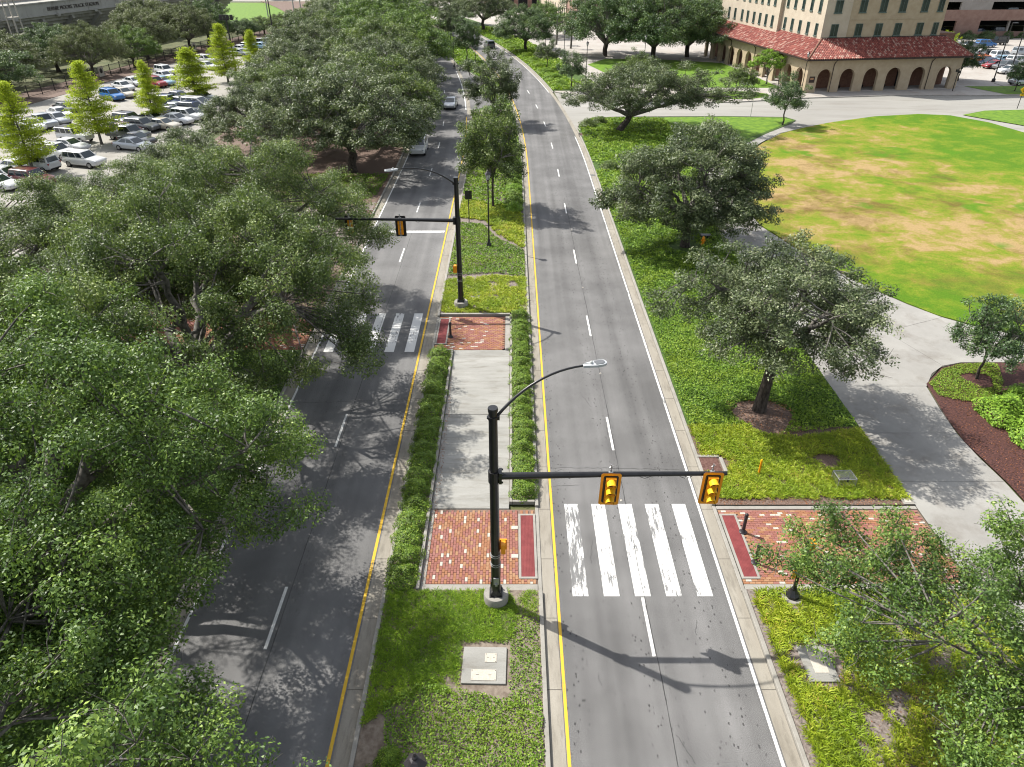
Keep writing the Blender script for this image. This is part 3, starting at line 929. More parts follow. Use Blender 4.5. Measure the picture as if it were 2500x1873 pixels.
# --- oaks in rows on the left
tl = [
 (oakB, -14.4, 7.6, 1.0, 'large live oak in the lower corner, nearest the camera on the left', 'oak_leaf_fresh'),
 (oakA, -17.0, 19.2, 1.0, 'live oak overhanging the left road opposite the median brickwork', 'oak_leaf_fresh'),
 (oakB, -16.3, 31.6, 1.04, 'live oak just before the far zebra bars on the left road', 'oak_leaf'),
 (oakA, -17.3, 43.8, 0.98, 'live oak just past the far zebra bars, beside the signal arm', 'oak_leaf'),
 (oakA, -31.5, 13.5, 1.02, 'live oak in the second row at the lower left, behind the corner oak', 'oak_leaf_fresh'),
 (oakB, -31.0, 27.0, 1.05, 'live oak in the second row on the left, one back from the lower edge', 'oak_leaf'),
 (oakA, -31.5, 40.5, 1.0, 'live oak in the second row on the left, around the brick path', 'oak_leaf'),
 (oakB, -28.5, 53.0, 0.84, 'live oak in the second row on the left, beside the parked red car', 'oak_leaf'),
 (oakB, -46.0, 30.0, 0.95, 'live oak at the left picture edge, lower of two against the parking lot', 'oak_leaf'),
 (oakA, -46.5, 45.5, 0.95, 'live oak at the left picture edge, upper of two against the parking lot', 'oak_leaf_grey'),
 (oakC, -17.6, 79.0, 1.06, 'live oak behind the dark green ground cover patch on the left verge', 'oak_leaf_grey'),
 (oakD, -31.0, 69.0, 0.6, 'smaller live oak at the parking lot edge, behind the left verge oaks', 'oak_leaf_grey'),
 (oakD, -17.6, 91.0, 1.0, 'live oak leaning over the half hidden white car', 'oak_leaf'),
 (oakC, -29.5, 87.0, 0.78, 'live oak beside the lot, level with the half hidden white car', 'oak_leaf_grey'),
 (oakC, -18.6, 106.5, 1.0, 'live oak on the left verge, level with the silver sedan', 'oak_leaf_grey'),
 (oakD, -30.5, 103.0, 0.82, 'live oak beside the lot, behind the silver sedan', 'oak_leaf'),
 (oakD, -20.5, 122.5, 1.05, 'live oak on the left verge, just past the silver sedan', 'oak_leaf'),
 (oakC, -33.0, 119.5, 0.86, 'live oak beside the lot, two rows past the silver sedan', 'oak_leaf_grey'),
 (oakC, -20.8, 138.0, 1.18, 'live oak on the left verge where the road begins to bend', 'oak_leaf_fresh'),
 (oakD, -36.0, 137.0, 0.98, 'live oak beside the lot where the road begins to bend', 'oak_leaf_grey'),
 (oakD, -25.0, 154.0, 1.25, 'tall live oak on the left verge, on the bend', 'oak_leaf_fresh'),
 (oakC, -38.5, 154.0, 1.0, 'live oak beside the lot, on the bend', 'oak_leaf'),
 (oakC, -28.5, 171.0, 1.3, 'tall live oak on the left verge, past the bend', 'oak_leaf_deep'),
 (oakD, -39.0, 173.0, 1.0, 'live oak by the far end of the parked rows', 'oak_leaf_grey'),
 (oakD, -33.5, 189.0, 1.3, 'tall live oak on the left, near the top of the picture', 'oak_leaf_deep'),
 (oakC, -43.0, 196.0, 1.0, 'live oak behind the last parked cars', 'oak_leaf_grey'),
 (oakC, -39.5, 208.0, 1.3, 'far tall live oak at the top edge, left of the road', 'oak_leaf_grey'),
 (oakD, -48.5, 232.0, 1.1, 'far live oak at the top edge, beside the sports field', 'oak_leaf'),
]
for i, (k, x, y, s, lab, lf) in enumerate(tl):
    rz = (i * 2.399) % (2 * PI)
    place_tree(k, 'live_oak', lab, x, y, rz, (s, s, s * ((1.18 if i < 4 else 0.97) + 0.03 * (i % 3))), lf, 'live oaks lining the left road')

# --- the specimen oaks on the right
tR = make_tree('oak_r1', oak_meshes('oak_r1', 31, 5.2, 9.0, 3.7, 3.5, 9, 215, 400, 0.13, 0.31, (0.75, 1.2), 0.25, lean=(0.35, 0.7), squash=(1.05, 0.95), lump=0.12, low=-0.6, twigs=4, flat=0.55))
place_tree(tR, 'live_oak', 'open flat-topped live oak with bare straight trunk beside the curved path', 13.55, 32.2, 0.0, (1, 1, 1), 'oak_leaf_grey', 'live oaks on the right verge')
t2 = make_tree('oak_r2', oak_meshes('oak_r2', 32, 6.2, 9.6, 1.9, 2.6, 8, 280, 430, 0.17, 0.34, (0.85, 1.35), 0.45, lump=0.14, low=-0.7))
place_tree(t2, 'live_oak', 'dense rounded live oak beside the orange hydrant and the oval lawn', 14.5, 56.6, 1.0, (1, 1, 1), 'oak_leaf_grey', 'live oaks on the right verge')
t3 = make_tree('oak_r3', oak_meshes('oak_r3', 33, 10.2, 8.2, 2.8, 2.0, 9, 270, 270, 0.2, 0.42, (0.95, 1.5), 0.3, lean=(3.6, 0.8), squash=(1.18, 0.62), lump=0.16, low=-0.6, flat=0.55, twigs=4))
place_tree(t3, 'live_oak', 'wide leaning live oak with forked trunk at the side street corner', 14.4, 98.6, 0.0, (1, 1, 1), 'oak_leaf_grey', 'live oaks on the right verge')
t4 = make_tree('oak_r4', oak_meshes('oak_r4', 34, 6.8, 7.8, 2.2, 2.2, 8, 190, 760, 0.105, 0.24, (0.8, 1.25), 0.3, lean=(0.4, 0.6), squash=(1.0, 1.0), lump=0.2, low=-0.6, twigs=4, flat=0.6))
place_tree(t4, 'live_oak', 'loose young live oak in the lower right corner hiding part of the brick paving', 17.0, 12.6, 2.1, (0.98, 0.98, 1), 'oak_leaf_fresh', 'live oaks on the right verge')
place_tree(youngB, 'oak_sapling', 'small dark oak beside the light green shrubs in the mulch bed', 27.3, 35.5, 0.7, (0.85, 0.85, 0.9), 'oak_leaf_deep')
for lab, x, y, s, rz, k in [
  ('big dark oak behind the north lawn, next to the brown brick building', 20.5, 170.0, 1.3, 0.3, oakC),
  ('big dark oak in the middle of the north lawn', 30.0, 165.0, 1.3, 1.5, oakD),
  ('big dark oak touching the red tiled arcade roof', 38.0, 169.0, 1.2, 2.7, oakC)]:
    place_tree(k, 'live_oak', lab, x, y, rz, (s, s, s * 1.1), 'oak_leaf_deep', 'big oaks behind the north lawn', -1.1)
for lab, x, y, s, rz, k, lf in [
  ('far spreading oak with forked trunk right of the dark moving car', 3.1, 177.5, 0.82, 0.5, oakD, 'oak_leaf_deep'),
  ('far oak with dark forked trunk at the top edge, above the dark moving car', -8.0, 220.5, 1.0, 2.0, oakC, 'oak_leaf_grey'),
  ('far oak at the top edge, left of the forked dark trunk', -17.5, 238.0, 0.9, 3.0, oakD, 'oak_leaf_grey'),
  ('light green tree behind the far spreading oak, by the cream building', 8.0, 206.0, 0.75, 1.0, oakC, 'oak_leaf_fresh')]:
    place_tree(k, 'live_oak', lab, x, y, rz, (s, s, s * 1.05), lf, 'far oaks beside the bend')
# --- trees in the median
place_tree(youngA, 'young_oak', 'nearer tall young oak in the median, behind the lantern post', -1.8, 66.7, 0.3, (1.12, 1.12, 1.36), 'oak_leaf', 'young oaks in the median')
place_tree(youngA, 'young_oak', 'grey-green young oak in the median behind the nearer tall one', -2.6, 103.5, 2.3, (1.35, 1.35, 1.25), 'oak_leaf_grey', 'young oaks in the median')
place_tree(youngA, 'young_oak', 'far dark green young oak in the median before the dark moving car', -9.4, 161.7, 4.0, (1.15, 1.15, 1.15), 'oak_leaf_deep', 'young oaks in the median')
place_tree(youngA, 'young_oak', 'farthest young oak in the median, in front of the bend', -14.6, 186.0, 5.0, (1.5, 1.5, 1.2), 'oak_leaf_grey', 'young oaks in the median')
# --- saplings on the right
for lab, x, y, k, s, lf in [
  ('young oak at the kerb before the side street, left of the wide leaning oak', 10.2, 130.3, youngB, 1.0, 'oak_leaf_deep'),
  ('smaller young oak beside the far right verge lamp', 6.9, 151.3, youngB, 0.9, 'oak_leaf_grey'),
  ('conical light green sapling rising behind the wide leaning oak', 19.5, 121.0, youngA, 0.95, 'oak_leaf'),
  ('young oak on the turf tip where the path meets the side street', 37.4, 102.2, youngB, 1.08, 'oak_leaf_deep'),
  ('slim sapling in the round turf island, left one of a pair', 37.4, 126.6, youngB, 0.72, 'oak_leaf'),
  ('slim sapling in the round turf island, right one of a pair', 38.9, 125.2, youngB, 0.68, 'oak_leaf'),
  ('sapling on the turf at the right edge beside the parked cars', 85.0, 128.0, youngB, 0.85, 'oak_leaf_deep'),
  ('narrow tree at the right corner of the arcade', 81.0, 138.5, youngA, 0.95, 'oak_leaf_deep'),
  ('yellow-green sapling between the arcade and the parking garage', 88.0, 158.0, youngA, 0.8, 'cypress_leaf')]:
    place_tree(k, 'young_tree', lab, x, y, x * 1.3, (s, s, s), lf, 'saplings on the right')
mm = make_tree('myrtle_multi', oak_meshes('bright_multi', 41, 2.9, 5.4, 2.3, 1.2, 7, 60, 260, 0.15, 0.12, (0.55, 0.9), 0.4, squash=(1.25, 0.9), low=-0.4), 'lime_leaf', 'bark_grey')
place_tree(mm, 'crape_myrtle', 'bright green multi-stemmed tree against the arcade side wall', 45.2, 135.2, 0.2, (1, 1, 1), 'lime_leaf')

# --- bald cypresses in the parking lot
def cypress(name, seed, H, Rr, n_tier, lpb, ls):
    rs = np.random.default_rng(seed)
    wood = MB()
    wood.tube([(0, 0, -0.1), (0, 0, 0.3), (0.05, 0, H * 0.5), (0, 0.03, H * 0.97)], [0.24, 0.16, 0.09, 0.015], 8)
    br = MB(); cs, ns, tn = [], [], []
    for i in range(n_tier):
        t = i / (n_tier - 1)
        z = 1.3 + (H - 1.4) * t
        env = Rr * (1 - t) ** 0.75 * (0.55 + 0.45 * min(1, t * 6)) + 0.12
        for j in range(int(rs.integers(4, 7))):
            az = rs.uniform(0, 2 * PI)
            ln = env * rs.uniform(0.45, 1.25)
            d = Vector((math.cos(az), math.sin(az), rs.uniform(0.0, 0.25)))
            a = Vector((0, 0, z)); e = a + d * ln
            br.tube([a, a.lerp(e, 0.5) + Vector((0, 0, 0.08)), e], [0.03, 0.02, 0.008], 4, caps=False)
            n = int(lpb * (0.25 + ln / Rr))
            s = rs.uniform(0.15, 1.0, n) ** 0.8
            p = np.array(a) + np.outer(s, np.array(d) * ln)
            side = rs.normal(size=(n, 3)) * np.array([1, 1, 0.4])
            p = p + side * (0.1 + 0.22 * np.sin(s * 2.8)).reshape(-1, 1)
            cs.append(p); ns.append(rs.normal(size=(n, 3)) * 0.6 + np.array([0, 0, 0.8]))
            tn.append(np.clip(0.5 + rs.uniform(-0.15, 0.2) + rs.normal(size=n) * 0.17, 0, 1))
    c = np.concatenate(cs); nn = np.concatenate(ns)
    L = rs.uniform(0.7, 1.3, len(c)) * ls
    v, f = leaf_arrays(c, nn, L, L * 0.45, rs)
    return wood, br, MB().tube([(0, 0, 1), (0, 0, 1.5)], [0.1, 0.1], 4), np_mesh(name, v, f, 4, np.concatenate(tn))
cyA = make_tree('cypress_a', cypress('cypress_a', 51, 9.4, 3.2, 34, 150, 0.2), 'cypress_leaf', 'bark_grey')
cyB = make_tree('cypress_b', cypress('cypress_b', 52, 7.8, 2.8, 28, 150, 0.2), 'cypress_leaf', 'bark_grey')
for lab, x, y, k, s in [
  ('bright yellow-green cypress at the left edge, nearest of the row in the lot', -52.4, 78.2, cyA, (1, 1, 1)),
  ('bright cypress second in the lot row, beside the white boxy car', -51.4, 91.3, cyA, (1.05, 1.05, 1.02)),
  ('slender bright cypress third in the lot row', -50.0, 103.8, cyB, (0.85, 0.85, 1.02)),
  ('broad bright cypress fourth in the lot row', -49.8, 118.8, cyB, (1.35, 1.35, 1.0)),
  ('tall cypress fifth in the lot row', -50.8, 136.4, cyA, (1.1, 1.1, 1.0)),
  ('small far cypress, last of the lot row', -50.0, 149.8, cyB, (0.85, 0.85, 0.92))]:
    place_tree(k, 'bald_cypress', lab, x, y, y * 0.9, s, None, 'bald cypresses in the parking lot')

# --- trees along the stadium fence
for i, (x, y, s, sz, lf, lab) in enumerate([
  (-84, 103, 0.85, 0.8, 'oak_leaf_deep', 'dark green tree at the left edge below the stadium'),
  (-84, 118, 0.95, 0.82, 'oak_leaf_deep', 'dense green tree left of the brightest cypress, before the stadium'),
  (-88, 133, 0.85, 0.82, 'myrtle_leaf', 'olive tree under the stadium lettering, leftmost olive one'),
  (-77, 141, 0.62, 0.85, 'myrtle_leaf', 'grey-olive tree with bare forked trunk at the black fence'),
  (-88, 149, 0.8, 0.8, 'oak_leaf_deep', 'dark tree behind the grey-olive tree at the fence'),
  (-75, 153, 0.6, 0.7, 'oak_leaf_fresh', 'fresh green low tree at the black fence'),
  (-78, 166, 0.78, 0.95, 'myrtle_leaf', 'olive tree above the fence banners'),
  (-82, 178, 0.9, 1.0, 'myrtle_leaf', 'large olive tree behind the fence banners'),
  (-73, 177, 0.75, 0.95, 'myrtle_leaf', 'olive tree left of the tall fifth cypress'),
  (-73.5, 190, 0.75, 0.95, 'oak_leaf_deep', 'dark green tree before the sports field, nearest of the field row'),
  (-68, 199, 0.5, 0.48, 'oak_leaf_deep', 'round dark green tree before the sports field, second of the field row'),
  (-66, 210, 0.5, 0.42, 'oak_leaf', 'round green tree before the sports field, third of the field row'),
  (-64.5, 221, 0.5, 0.42, 'oak_leaf', 'round green tree before the sports field, fourth of the field row'),
  (-63, 232, 0.46, 0.42, 'oak_leaf_deep', 'round green tree before the sports field, last of the field row')]):
    place_tree([oakC, oakD][i % 2], 'fence_tree', lab, x, y, i * 1.9, (s, s, sz), lf, 'trees along the stadium fence')
for i, (x, y, lab) in enumerate([(-100, 345, 'far tree beyond the field at the top edge, left one'), (-62, 340, 'far tree beyond the field at the top edge, middle one'), (-48, 262, 'far tree right of the field at the top edge')]):
    place_tree(oakD, 'far_tree', lab, x, y, i * 2.0, (1, 1, 1.1), 'oak_leaf_grey', 'far trees at the top edge')

# --- palms by the cream building
def palm(x, y, h, lab):
    t = thing('palm', lab, 'palm tree', (x, y, 0.05), 0, 'palms by the brick building')
    MB().tube([(0, 0, 0), (0.1, 0, h * 0.5), (0.05, 0.05, h)], [0.24, 0.2, 0.17], 8).build('trunk', M['bark_grey'], t)
    rs = np.random.default_rng(int(x * 10)); V, F_, T = [], [], []
    for k in range(46):
        az, el = rs.uniform(0, 6.28), rs.uniform(-0.5, 1.2)
        d = np.array([math.cos(az) * math.cos(el), math.sin(az) * math.cos(el), math.sin(el)])
        sd_ = np.array([-math.sin(az), math.cos(az), 0])
        c = np.array([0.05, 0.05, h]) + d * 0.7
        for q in range(9):
            a = (q - 4) * 0.28
            dd = d * math.cos(a) + sd_ * math.sin(a)
            b = len(V)
            e = c + dd * rs.uniform(0.7, 1.0) - np.array([0, 0, 0.12])
            V += [c, c + dd * 0.4 + sd_ * 0.04, e, c + dd * 0.4 - sd_ * 0.04]
            F_.append((b, b + 1, b + 2, b + 3)); T.append(rs.uniform(0.2, 0.8))
    me = np_mesh('fronds', np.array(V), np.array(F_), 4, np.array(T)); me.materials.append(M['oak_leaf_fresh'])
    link(bpy.data.objects.new('crown', me), t)
palm(13.8, 183.0, 5.0, 'fan palm in front of the brick building, right one')
palm(10.8, 190.0, 5.6, 'fan palm in front of the brick building, left one')

# --- low planting: leafy ground cover, liriope, turf blades, leaf litter
def inside(poly, x, y):
    r = np.zeros(len(x), bool)
    n = len(poly)
    for i in range(n):
        x0, y0 = poly[i]; x1, y1 = poly[(i + 1) % n]
        if y0 == y1: continue
        c = ((y0 > y) != (y1 > y)) & (x < (x1 - x0) * (y - y0) / (y1 - y0) + x0)
        r ^= c
    return r
_pg = np.random.default_rng(99).uniform(0, 6.28, 40)
def patchn(x, y, s):
    o = 0
    for k in range(6):
        a = _pg[k] ; f = s * (0.7 + 0.35 * k)
        o = o + np.sin((x * math.cos(a) + y * math.sin(a)) * f + _pg[k + 8]) * np.sin((x * math.sin(a * 2) - y * math.cos(a * 2)) * f * 0.8 + _pg[k + 16])
    return o / 3.0

def points(poly, dens, rs, thin=None, holes=(), bend=True):
    xs = [p[0] for p in poly]; ysv = [p[1] for p in poly]
    A = (max(xs) - min(xs)) * (max(ysv) - min(ysv))
    n = int(A * dens)
    x = rs.uniform(min(xs), max(xs), n); y = rs.uniform(min(ysv), max(ysv), n)
    k = inside(poly, x, y)
    for hx, hy, hr in holes:
        k &= ((x - hx) ** 2 + (y - hy) ** 2 > (hr * (1 + 0.12 * np.sin(3 * np.arctan2(y - hy, x - hx)))) ** 2)
    if thin: k &= rs.uniform(-1, 1, n) * 0.25 + patchn(x, y, thin[0]) < thin[1]
    x, y = x[k], y[k]
    if bend:
        off = np.where(y > 80, -(y - 80.0) ** 2 / 960.0, 0.0)
        x = x + off
    return x, y

def cover(name, label, poly, dens, size, seed, hgt=(0.03, 0.2), leaf='cover_leaf', thin=None, holes=(), tone=0.0, bend=True, cat='ground cover'):
    rs = np.random.default_rng(seed)
    x, y = points(poly, dens, rs, thin, holes, bend)
    n = len(x)
    h = (0.5 + 0.5 * patchn(x, y, 2.6)) * (hgt[1] - hgt[0]) + hgt[0]
    z = MZ + h * rs.uniform(0.45, 1.0, n)
    c = np.stack([x, y, z], 1)
    nn = rs.normal(size=(n, 3)) * 0.55 + np.array([0, 0, 1.0])
    L = rs.uniform(0.7, 1.3, n) * size
    v, f = leaf_arrays(c, nn, L, L * rs.uniform(0.5, 0.7, n), rs)
    t = np.clip(0.45 + tone + 0.12 * patchn(x, y, 0.8) + rs.normal(size=n) * 0.2, 0, 1)
    me = np_mesh(name, v, f, 4, t); me.materials.append(M[leaf])
    o = link(bpy.data.objects.new(name, me))
    return tag(o, label, cat, None, 'stuff')

def blades(name, label, poly, dens, length, seed, width=0.022, nb=11, leaf='blade', thin=None, holes=(), tone=0.0, bend=True, cat='ground cover'):
    rs = np.random.default_rng(seed)
    x, y = points(poly, dens, rs, thin, holes, bend)
    n = len(x)
    tt = np.clip(0.5 + tone + 0.2 * patchn(x, y, 1.1) + rs.normal(size=n) * 0.08, 0, 1)
    bx = np.repeat(x, nb); by = np.repeat(y, nb)
    N = n * nb
    az = rs.uniform(0, 2 * PI, N)
    ln = rs.uniform(0.55, 1.15, N) * length * np.repeat(rs.uniform(0.7, 1.15, n), nb)
    el = rs.uniform(0.45, 1.35, N)
    dx, dy = np.cos(az), np.sin(az)
    base = np.stack([bx + dx * 0.02, by + dy * 0.02, np.full(N, MZ)], 1)
    d1 = np.stack([dx * np.cos(el), dy * np.cos(el), np.sin(el)], 1)
    mid = base + d1 * (ln * 0.6).reshape(-1, 1)
    tip = mid + np.stack([dx * 0.95, dy * 0.95, np.full(N, 0.1)], 1) * (ln * 0.42).reshape(-1, 1)
    sd_ = np.stack([-dy, dx, np.zeros(N)], 1) * (width * 0.5)
    v = np.empty((N, 4, 3))
    v[:, 0] = base - sd_ * 0.6; v[:, 1] = mid + sd_; v[:, 2] = tip; v[:, 3] = mid - sd_
    t = np.clip(np.repeat(tt, nb) + rs.normal(size=N) * 0.16, 0, 1)
    me = np_mesh(name, v.reshape(-1, 3), np.arange(N * 4).reshape(N, 4), 4, t); me.materials.append(M[leaf])
    o = link(bpy.data.objects.new(name, me))
    return tag(o, label, cat, None, 'stuff')

PADM = (-0.55, 16.05, 0.0)
med_s = [(-4.9, 5), (1.02, 5), (1.02, 14.4), (-1.0, 14.9), (-3.2, 15.3), (-4.3, 14.5), (-4.0, 12.5), (-3.6, 10.5), (-3.2, 5)]
cover('ground_cover', 'leafy green ground cover at the bottom of the median, below the concrete pad', med_s, 560, 0.085, 61, (0.05, 0.28), tone=0.04)
cover('ground_cover', 'leafy ground cover along the kerb right of the median concrete pad', [(-0.15, 14.4), (1.02, 14.4), (1.02, 18.2), (0.2, 18.4), (-0.2, 17.2), (-1.9, 17.9), (-2.0, 17.2), (-0.05, 16.9)], 380, 0.08, 62, (0.03, 0.16), tone=0.08)
blades('grass', 'rough green grass in the median behind the concrete pad', [(-4.9, 13.8), (-3.2, 15.0), (-1.9, 15.0), (-1.85, 17.0), (0.0, 17.2), (0.2, 18.6), (-0.2, 19.45), (-4.9, 19.45)], 190, 0.2, 63, 0.018, 10, leaf='grass_blade', tone=-0.02, thin=(1.6, 0.8), cat='grass')
blades('grass', 'thin grass beside the signal pole footing in the median', [(-0.1, 18.2), (1.0, 18.2), (1.0, 19.45), (0.4, 19.45)], 120, 0.16, 64, 0.016, 8, leaf='grass_blade', cat='grass')
# right verge, nearest part
blades('liriope', 'clumped liriope along the kerb below the right brick paving', [(9.35, 6), (10.9, 6), (11.0, 12), (11.6, 17), (13.5, 19.4), (9.5, 19.45), (9.6, 14)], 70, 0.36, 65, 0.028, 15, thin=(1.3, 0.75), holes=[(10.9, 18.95, 0.45), (10.9, 16.1, 0.95)])
blades('liriope', 'patchy liriope under the lower right oak', [(11.0, 5), (18.3, 5), (18.3, 19.4), (13.5, 19.4), (11.6, 17), (10.95, 12)], 60, 0.28, 66, 0.026, 13, thin=(1.5, 0.5), tone=0.05, holes=[(10.9, 16.1, 0.95)])
cover('leaf_litter', 'brown dead leaves between the liriope clumps on the right', [(9.5, 5), (18.3, 5), (18.3, 19.4), (9.5, 19.4)], 26, 0.07, 67, (0.0, 0.03), 'litter', cat='leaf litter')
blades('liriope', 'yellow-green liriope between the right brick paving and the flat-topped oak', [(9.4, 24.9), (18.3, 24.9), (18.3, 30.5), (14.8, 29.6), (12.5, 30.7), (9.4, 30.7)], 85, 0.28, 68, 0.03, 13, thin=(0.9, 0.95), tone=0.02, holes=[(13.6, 31.6, 1.6), (15.6, 27.7, 0.6), (9.9, 27.4, 0.8)])
cover('leaf_litter', 'brown leaf litter along the top edge of the right brick paving', [(9.5, 24.5), (17.8, 24.5), (17.8, 25.2), (9.5, 25.4)], 90, 0.07, 69, (0.0, 0.03), 'litter', cat='leaf litter')
cover('ground_cover', 'leafy bright ground cover around the flat-topped oak on the right verge', [(9.4, 30.8), (12.2, 30.8), (13.6, 29.9), (18.3, 30.6), (18.3, 46), (9.4, 46)], 260, 0.12, 70, (0.05, 0.26), holes=[(13.6, 31.6, 1.55)], tone=0.08)
cover('ground_cover', 'leafy ground cover with bare patches around the dense rounded oak', [(9.4, 46), (18.3, 46), (18.3, 62), (9.4, 62)], 150, 0.16, 71, (0.05, 0.32), thin=(0.55, 0.75), holes=[(14.5, 56.3, 1.3)], tone=0.0)
cover('ground_cover', 'bright ground cover on the right verge up to the side street', [(9.3, 62), (18.5, 62), (19.5, 74), (21, 82), (24, 96), (22, 106.8), (12, 106.3), (9.8, 102), (9.3, 90)], 55, 0.26, 72, (0.05, 0.32), tone=0.12, thin=(0.35, 0.85), holes=[(14.5, 84, 2.0)])
cover('ground_cover', 'bright ground cover on the far right verge past the side street', [(9.4, 129), (17.8, 129), (17.8, 230), (9.4, 230)], 16, 0.5, 73, (0.05, 0.4), tone=0.16, thin=(0.2, 0.55))
# median beyond the far crossing
blades('liriope', 'yellowing liriope in the median just past the far brick crossing', [(-4.9, 44.0), (1.0, 44.0), (1.0, 50.0), (-1.2, 50.4), (-4.9, 49.6)], 60, 0.3, 74, 0.036, 12, thin=(1.1, 0.6), tone=0.06, holes=[(-3.57, 45.1, 0.5)])
cover('ground_cover', 'dark leafy ground cover in the median around the lantern post', [(-4.9, 50.4), (-1.2, 50.9), (1.0, 50.2), (1.0, 55.5), (-1.4, 58.6), (-2.6, 61.8), (-4.9, 62.3)], 220, 0.14, 75, (0.05, 0.28), tone=-0.03)
blades('liriope', 'liriope in the median in front of the nearer young oak', [(1.0, 56.0), (1.0, 64.5), (-1.0, 67.5), (-4.9, 69.5), (-4.9, 63.8), (-2.4, 62.8), (-1.2, 59.2)], 45, 0.3, 76, 0.05, 11, thin=(0.8, 0.75), tone=0.08)
cover('ground_cover', 'bright ground cover in the median between the young oaks', [(-4.9, 69.6), (1.0, 64.6), (1.0, 110), (-4.9, 110)], 70, 0.24, 77, (0.05, 0.35), tone=0.05, thin=(0.5, 0.75))
cover('ground_cover', 'bright ground cover in the far median on the bend', [(-1.6, 114), (1.0, 114), (1.0, 220), (-4.8, 220), (-4.8, 160), (-1.6, 140)], 14, 0.42, 78, (0.05, 0.4), tone=0.1)
# left verge
cover('ground_cover', 'dark green ground cover patch under the left verge oak', [(-23, 67.5), (-19, 66), (-16.2, 66.8), (-13.6, 70.5), (-13.4, 78), (-24, 78)], 95, 0.16, 79, (0.05, 0.25), tone=-0.1)
cover('ground_cover', 'shaded ground cover beneath the near left oaks', [(-28, 4), (-13.3, 4), (-13.3, 38.8), (-28, 38.8)], 60, 0.13, 80, (0.04, 0.25), tone=-0.08, thin=(0.5, 0.5))
cover('ground_cover', 'shaded ground cover beneath the left oaks past the brick path', [(-30, 44), (-13.3, 44), (-14.6, 56), (-30, 60)], 45, 0.15, 81, (0.04, 0.25), tone=-0.05, thin=(0.4, 0.4))
# beds on the right
cover('ground_cover', 'bright low ground cover at the rounded tip of the mulch bed', [(24.1, 33.6), (24.2, 34.9), (25.9, 36.6), (27.4, 37.2), (29.5, 37.2), (28.6, 35), (27, 33.2), (25.2, 33.0)], 520, 0.085, 82, (0.02, 0.12), tone=0.14, holes=[(27.3, 35.3, 0.8)])
cover('mulch_chips', 'dark reddish wood chips spread in the right bed', [(23.6, 6), (23.6, 26), (23.3, 29.3), (24.1, 33.4), (27, 33), (34, 30), (34, 6)], 55, 0.07, 83, (-0.005, 0.01), 'litter', tone=-0.3, cat='mulch')
cover('leaf_litter', 'brown leaves drifted along the left planter kerb of the median walk', [(-3.66, 19.9), (-3.35, 19.9), (-3.4, 33), (-3.66, 38)], 160, 0.05, 84, (-0.05, -0.035), 'litter', cat='leaf litter')
cover('leaf_litter', 'pine straw and leaves in the mulch ring of the flat-topped oak', [(11.8, 29.6), (15.4, 29.6), (15.4, 33.2), (11.8, 33.2)], 70, 0.09, 85, (0.0, 0.03), 'litter', tone=0.2, cat='leaf litter')
struct(sheet('mulch_ring', [(13.6 + 1.6 * math.cos(a * PI / 10) * (1 + 0.1 * math.sin(a * 3)), 31.6 + 1.6 * math.sin(a * PI / 10) * (1 + 0.1 * math.sin(a * 2))) for a in range(20)], MZ + 0.008, M['straw']))
struct(sheet('gravel_patch', [(-27, 60.5), (-13.3, 57), (-13.3, 68.5), (-17, 66.4), (-22, 67), (-27, 70)], MZ + 0.006, M['gravel']))
struct(sheet('soil_patch', [(9.3, 24.5), (18.38, 24.5), (18.38, 30.6), (9.3, 30.8)], MZ + 0.005, M['straw']))

# --- shrubs
def shrub_mesh(name, seed, rx, ry, rz_, n, ls):
    rs = np.random.default_rng(seed)
    d = rs.normal(size=(n, 3)); d /= np.linalg.norm(d, axis=1, keepdims=True)
    d[:, 2] = np.abs(d[:, 2]) * 1.1 - 0.12
    lump = 1 + 0.16 * np.sin(d[:, 0] * 5 + seed) * np.sin(d[:, 1] * 6 + seed) + 0.1 * np.sin(d[:, 2] * 9 + seed)
    rad = (rs.uniform(0.45, 1.0, n) ** 0.4 * lump).reshape(-1, 1)
    c = d * rad * np.array([rx, ry, rz_]) + np.array([0, 0, 0.04])
    c[:, 2] = np.maximum(c[:, 2], 0.02)
    nn = d + np.array([0, 0, 0.5]) + rs.normal(size=(n, 3)) * 0.5
    L = rs.uniform(0.75, 1.25, n) * ls
    v, f = leaf_arrays(c, nn, L, L * 0.55, rs)
    return np_mesh(name, v, f, 4, np.clip(0.48 + rs.normal(size=n) * 0.22, 0, 1))
hs = []
for k in range(4):
    me = shrub_mesh('hedge_shrub', 200 + k, 0.74, 0.78, 0.8, 3400, 0.08); me.materials.append(M['hedge_leaf']); hs.append(me)
stem = MB()
for k in range(5):
    a = k * 1.3
    stem.tube([(0, 0, -0.05), (0.12 * math.cos(a), 0.12 * math.sin(a), 0.2), (0.35 * math.cos(a), 0.35 * math.sin(a), 0.5)], [0.02, 0.015, 0.008], 4)
stem_me = bpy.data.meshes.new('stems'); stem_me.from_pydata(stem.v, [], stem.f); stem_me.materials.append(M['bark'])
def shrub(x, y, i, lab, grp, sc=(1, 1, 1), leaf=None, name='hedge_shrub', z=0.09):
    t = thing(name, lab, 'shrub', (x, y, z), i * 1.7, grp)
    t.scale = sc
    link(bpy.data.objects.new('stems', stem_me), t)
    o = link(bpy.data.objects.new('foliage', hs[i % 4]), t)
    if leaf:
        o.material_slots[0].link = 'OBJECT'; o.material_slots[0].material = M[leaf]
for i in range(18):
    y = 20.1 + i * 1.06
    shrub(-4.42 + 0.05 * math.sin(i * 2.1), y, i, 'shrub in the left median planter, %s from the front' % ORD[i], 'hedge shrubs in the left median planter', (0.97, 0.95, 0.68 + 0.1 * math.sin(i * 3)))
